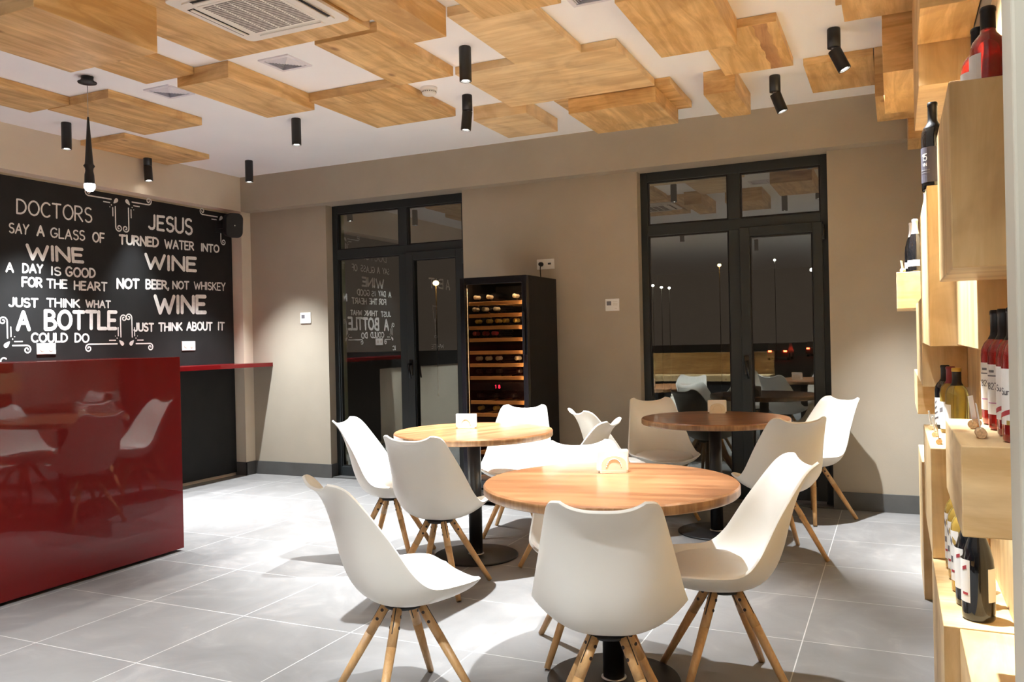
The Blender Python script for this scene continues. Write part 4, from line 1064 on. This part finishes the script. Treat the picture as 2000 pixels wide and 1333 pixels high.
CH = [
 (-1.617, 2.520, -33.0, 'white chair at the nearest table, seen from its side and open toward the bottle wall'),
 (-.843, 2.508, 16.2, 'white chair with its back to the camera at the nearest table'),
 (-.598, 3.096, 114.8, 'white chair at the nearest table with its back toward the bottle wall'),
 (-1.168, 3.230, -153.8, 'white chair facing the camera on the far side of the nearest table'),
 (-2.185, 3.764, 3.4, 'white chair with its back to the camera at the table before the wine cooler'),
 (-2.771, 4.210, -78.8, 'white chair at the wine cooler table on the side of the red bar'),
 (-2.307, 5.010, -167.5, 'white chair standing right before the wine cooler door, facing the camera'),
 (-1.755, 4.439, 89.7, 'white chair between the cooler table and the dark table, only its curled top edge showing'),
 (-1.652, 5.228, -45.5, 'white chair seen edge on at the dark table, on the side of the wine cooler'),
 (-1.530, 5.816, -149.1, 'white chair behind the dark table facing the camera, standing before the second door frame'),
 (-.636, 5.020, 30.2, 'white chair with its back to the camera at the dark table'),
 (-.543, 6.108, 141.4, 'white chair behind the dark table against the bare back wall by the door'),
]
ch0 = make_chair(); ch0['category'] = 'chair'; ch0['group'] = 'white shell chairs with beech legs'
for i, (x, y, a, lab) in enumerate(CH):
    if i == 0: ch0.location = (x, y, 0); ch0.rotation_euler = (0, 0, R(a)); ch0['label'] = lab
    else: dup(ch0, (x, y, 0), R(a), lab)

# ------------------------------------------------------------------ the part of the room behind the camera (mirrored in the door glass)
t = empty('wooden_counter', (-3.6, -1.3, 0), 0, 'pale wooden serving counter behind the camera, mirrored in the door glass', 'counter')
B().box(-1.6, 1.7, -.30, .30, .50, .60, .004).build('worktop', M['shelf_y'], t)
B().box(-1.55, 1.65, -.26, .26, .0, .50, .003).build('body', M['black_matt'], t)
B().box(-1.6, 1.7, -.36, -.30, .0, .98, .004).build('back_panel', M['ply_x'], t)

# ------------------------------------------------------------------ the street outside
B().box(-120, 80, 6.76, 220, -1.15, -1.0).build('street_ground', M['asphalt'])
tag(bpy.data.objects['street_ground'], kind='structure')
def street_lamp(x, y, z, label, warm=True, s=1.0):
    t = empty('street_lamp', (x, y, -1.0), 0, label, 'street lamp', 'street lamps outside the doors')
    h = z + 1.0
    B().tube((0, 0, 0), (0, 0, h - .05), .03 * s, .022 * s, n=12).build('pole', M['pole'], t)
    B().lathe([(0, h - .16 * s), (.10 * s, h - .12 * s), (.13 * s, h - .04 * s), (.09 * s, h + .03 * s), (0, h + .06 * s)], 18).build('globe', M['street_warm' if warm else 'street_white'], t)
street_lamp(-17.34, 30, 3.75, 'orange street lamp outside the first glass door', True, 1.0)
street_lamp(-5.68, 30, 3.80, 'orange street lamp high outside the second glass door', True, 0.50)
street_lamp(-2.52, 30, 2.66, 'orange street lamp lower outside the second glass door', True, 0.40)
street_lamp(-8.12, 30, 3.18, 'white street lamp, first of a row seen through the second door', False, 0.38)
street_lamp(-7.93, 30.5, 3.13, 'white street lamp, middle of a row seen through the second door', False, 0.38)
street_lamp(-7.76, 31, 3.12, 'white street lamp, last of a row seen through the second door', False, 0.38)
street_lamp(-2.30, 27, 3.25, 'bright white street lamp beside the frame of the second door', False, 0.55)
street_lamp(-8.7, 69, 7.2, 'white street lamp standing over the far cars outside', False, .7)
ld = bpy.data.lights.new('street_light', 'SPOT'); ld.energy = 4000; ld.spot_size = R(130); ld.spot_blend = .5; ld.color = (1, .85, .65)
lo = bpy.data.objects.new('street_light', ld); COL.objects.link(lo); lo.location = (-8.7, 69, 7.0)
def car(x, y, rz, label):
    t = empty('car', (x, y, -1.0), rz, label, 'car', 'parked cars far outside')
    b = B(); b.prism([(-2.1, .25), (2.1, .25), (2.15, .75), (1.3, .95), (.7, 1.42), (-1.1, 1.42), (-1.9, .95), (-2.15, .85)], 'y', -.85, .85); b.build('body', M['car'], t)
    for wx in (-1.3, 1.3):
        for wy in (-.80, .80): B().tube((wx, wy - .1, .31), (wx, wy + .1, .31), .31).build('wheel', M['black_matt'], t)
    for wy in (-.62, .62): B().box(-2.20, -2.12, wy - .13, wy + .13, .72, .86).build('tail_lamp', M['tail'], t)
car(-9.1, 75, R(90), 'dark car with red tail lights far outside the second door')
car(-6.9, 86, R(86), 'dark car with red tail lights, farther one outside the second door')
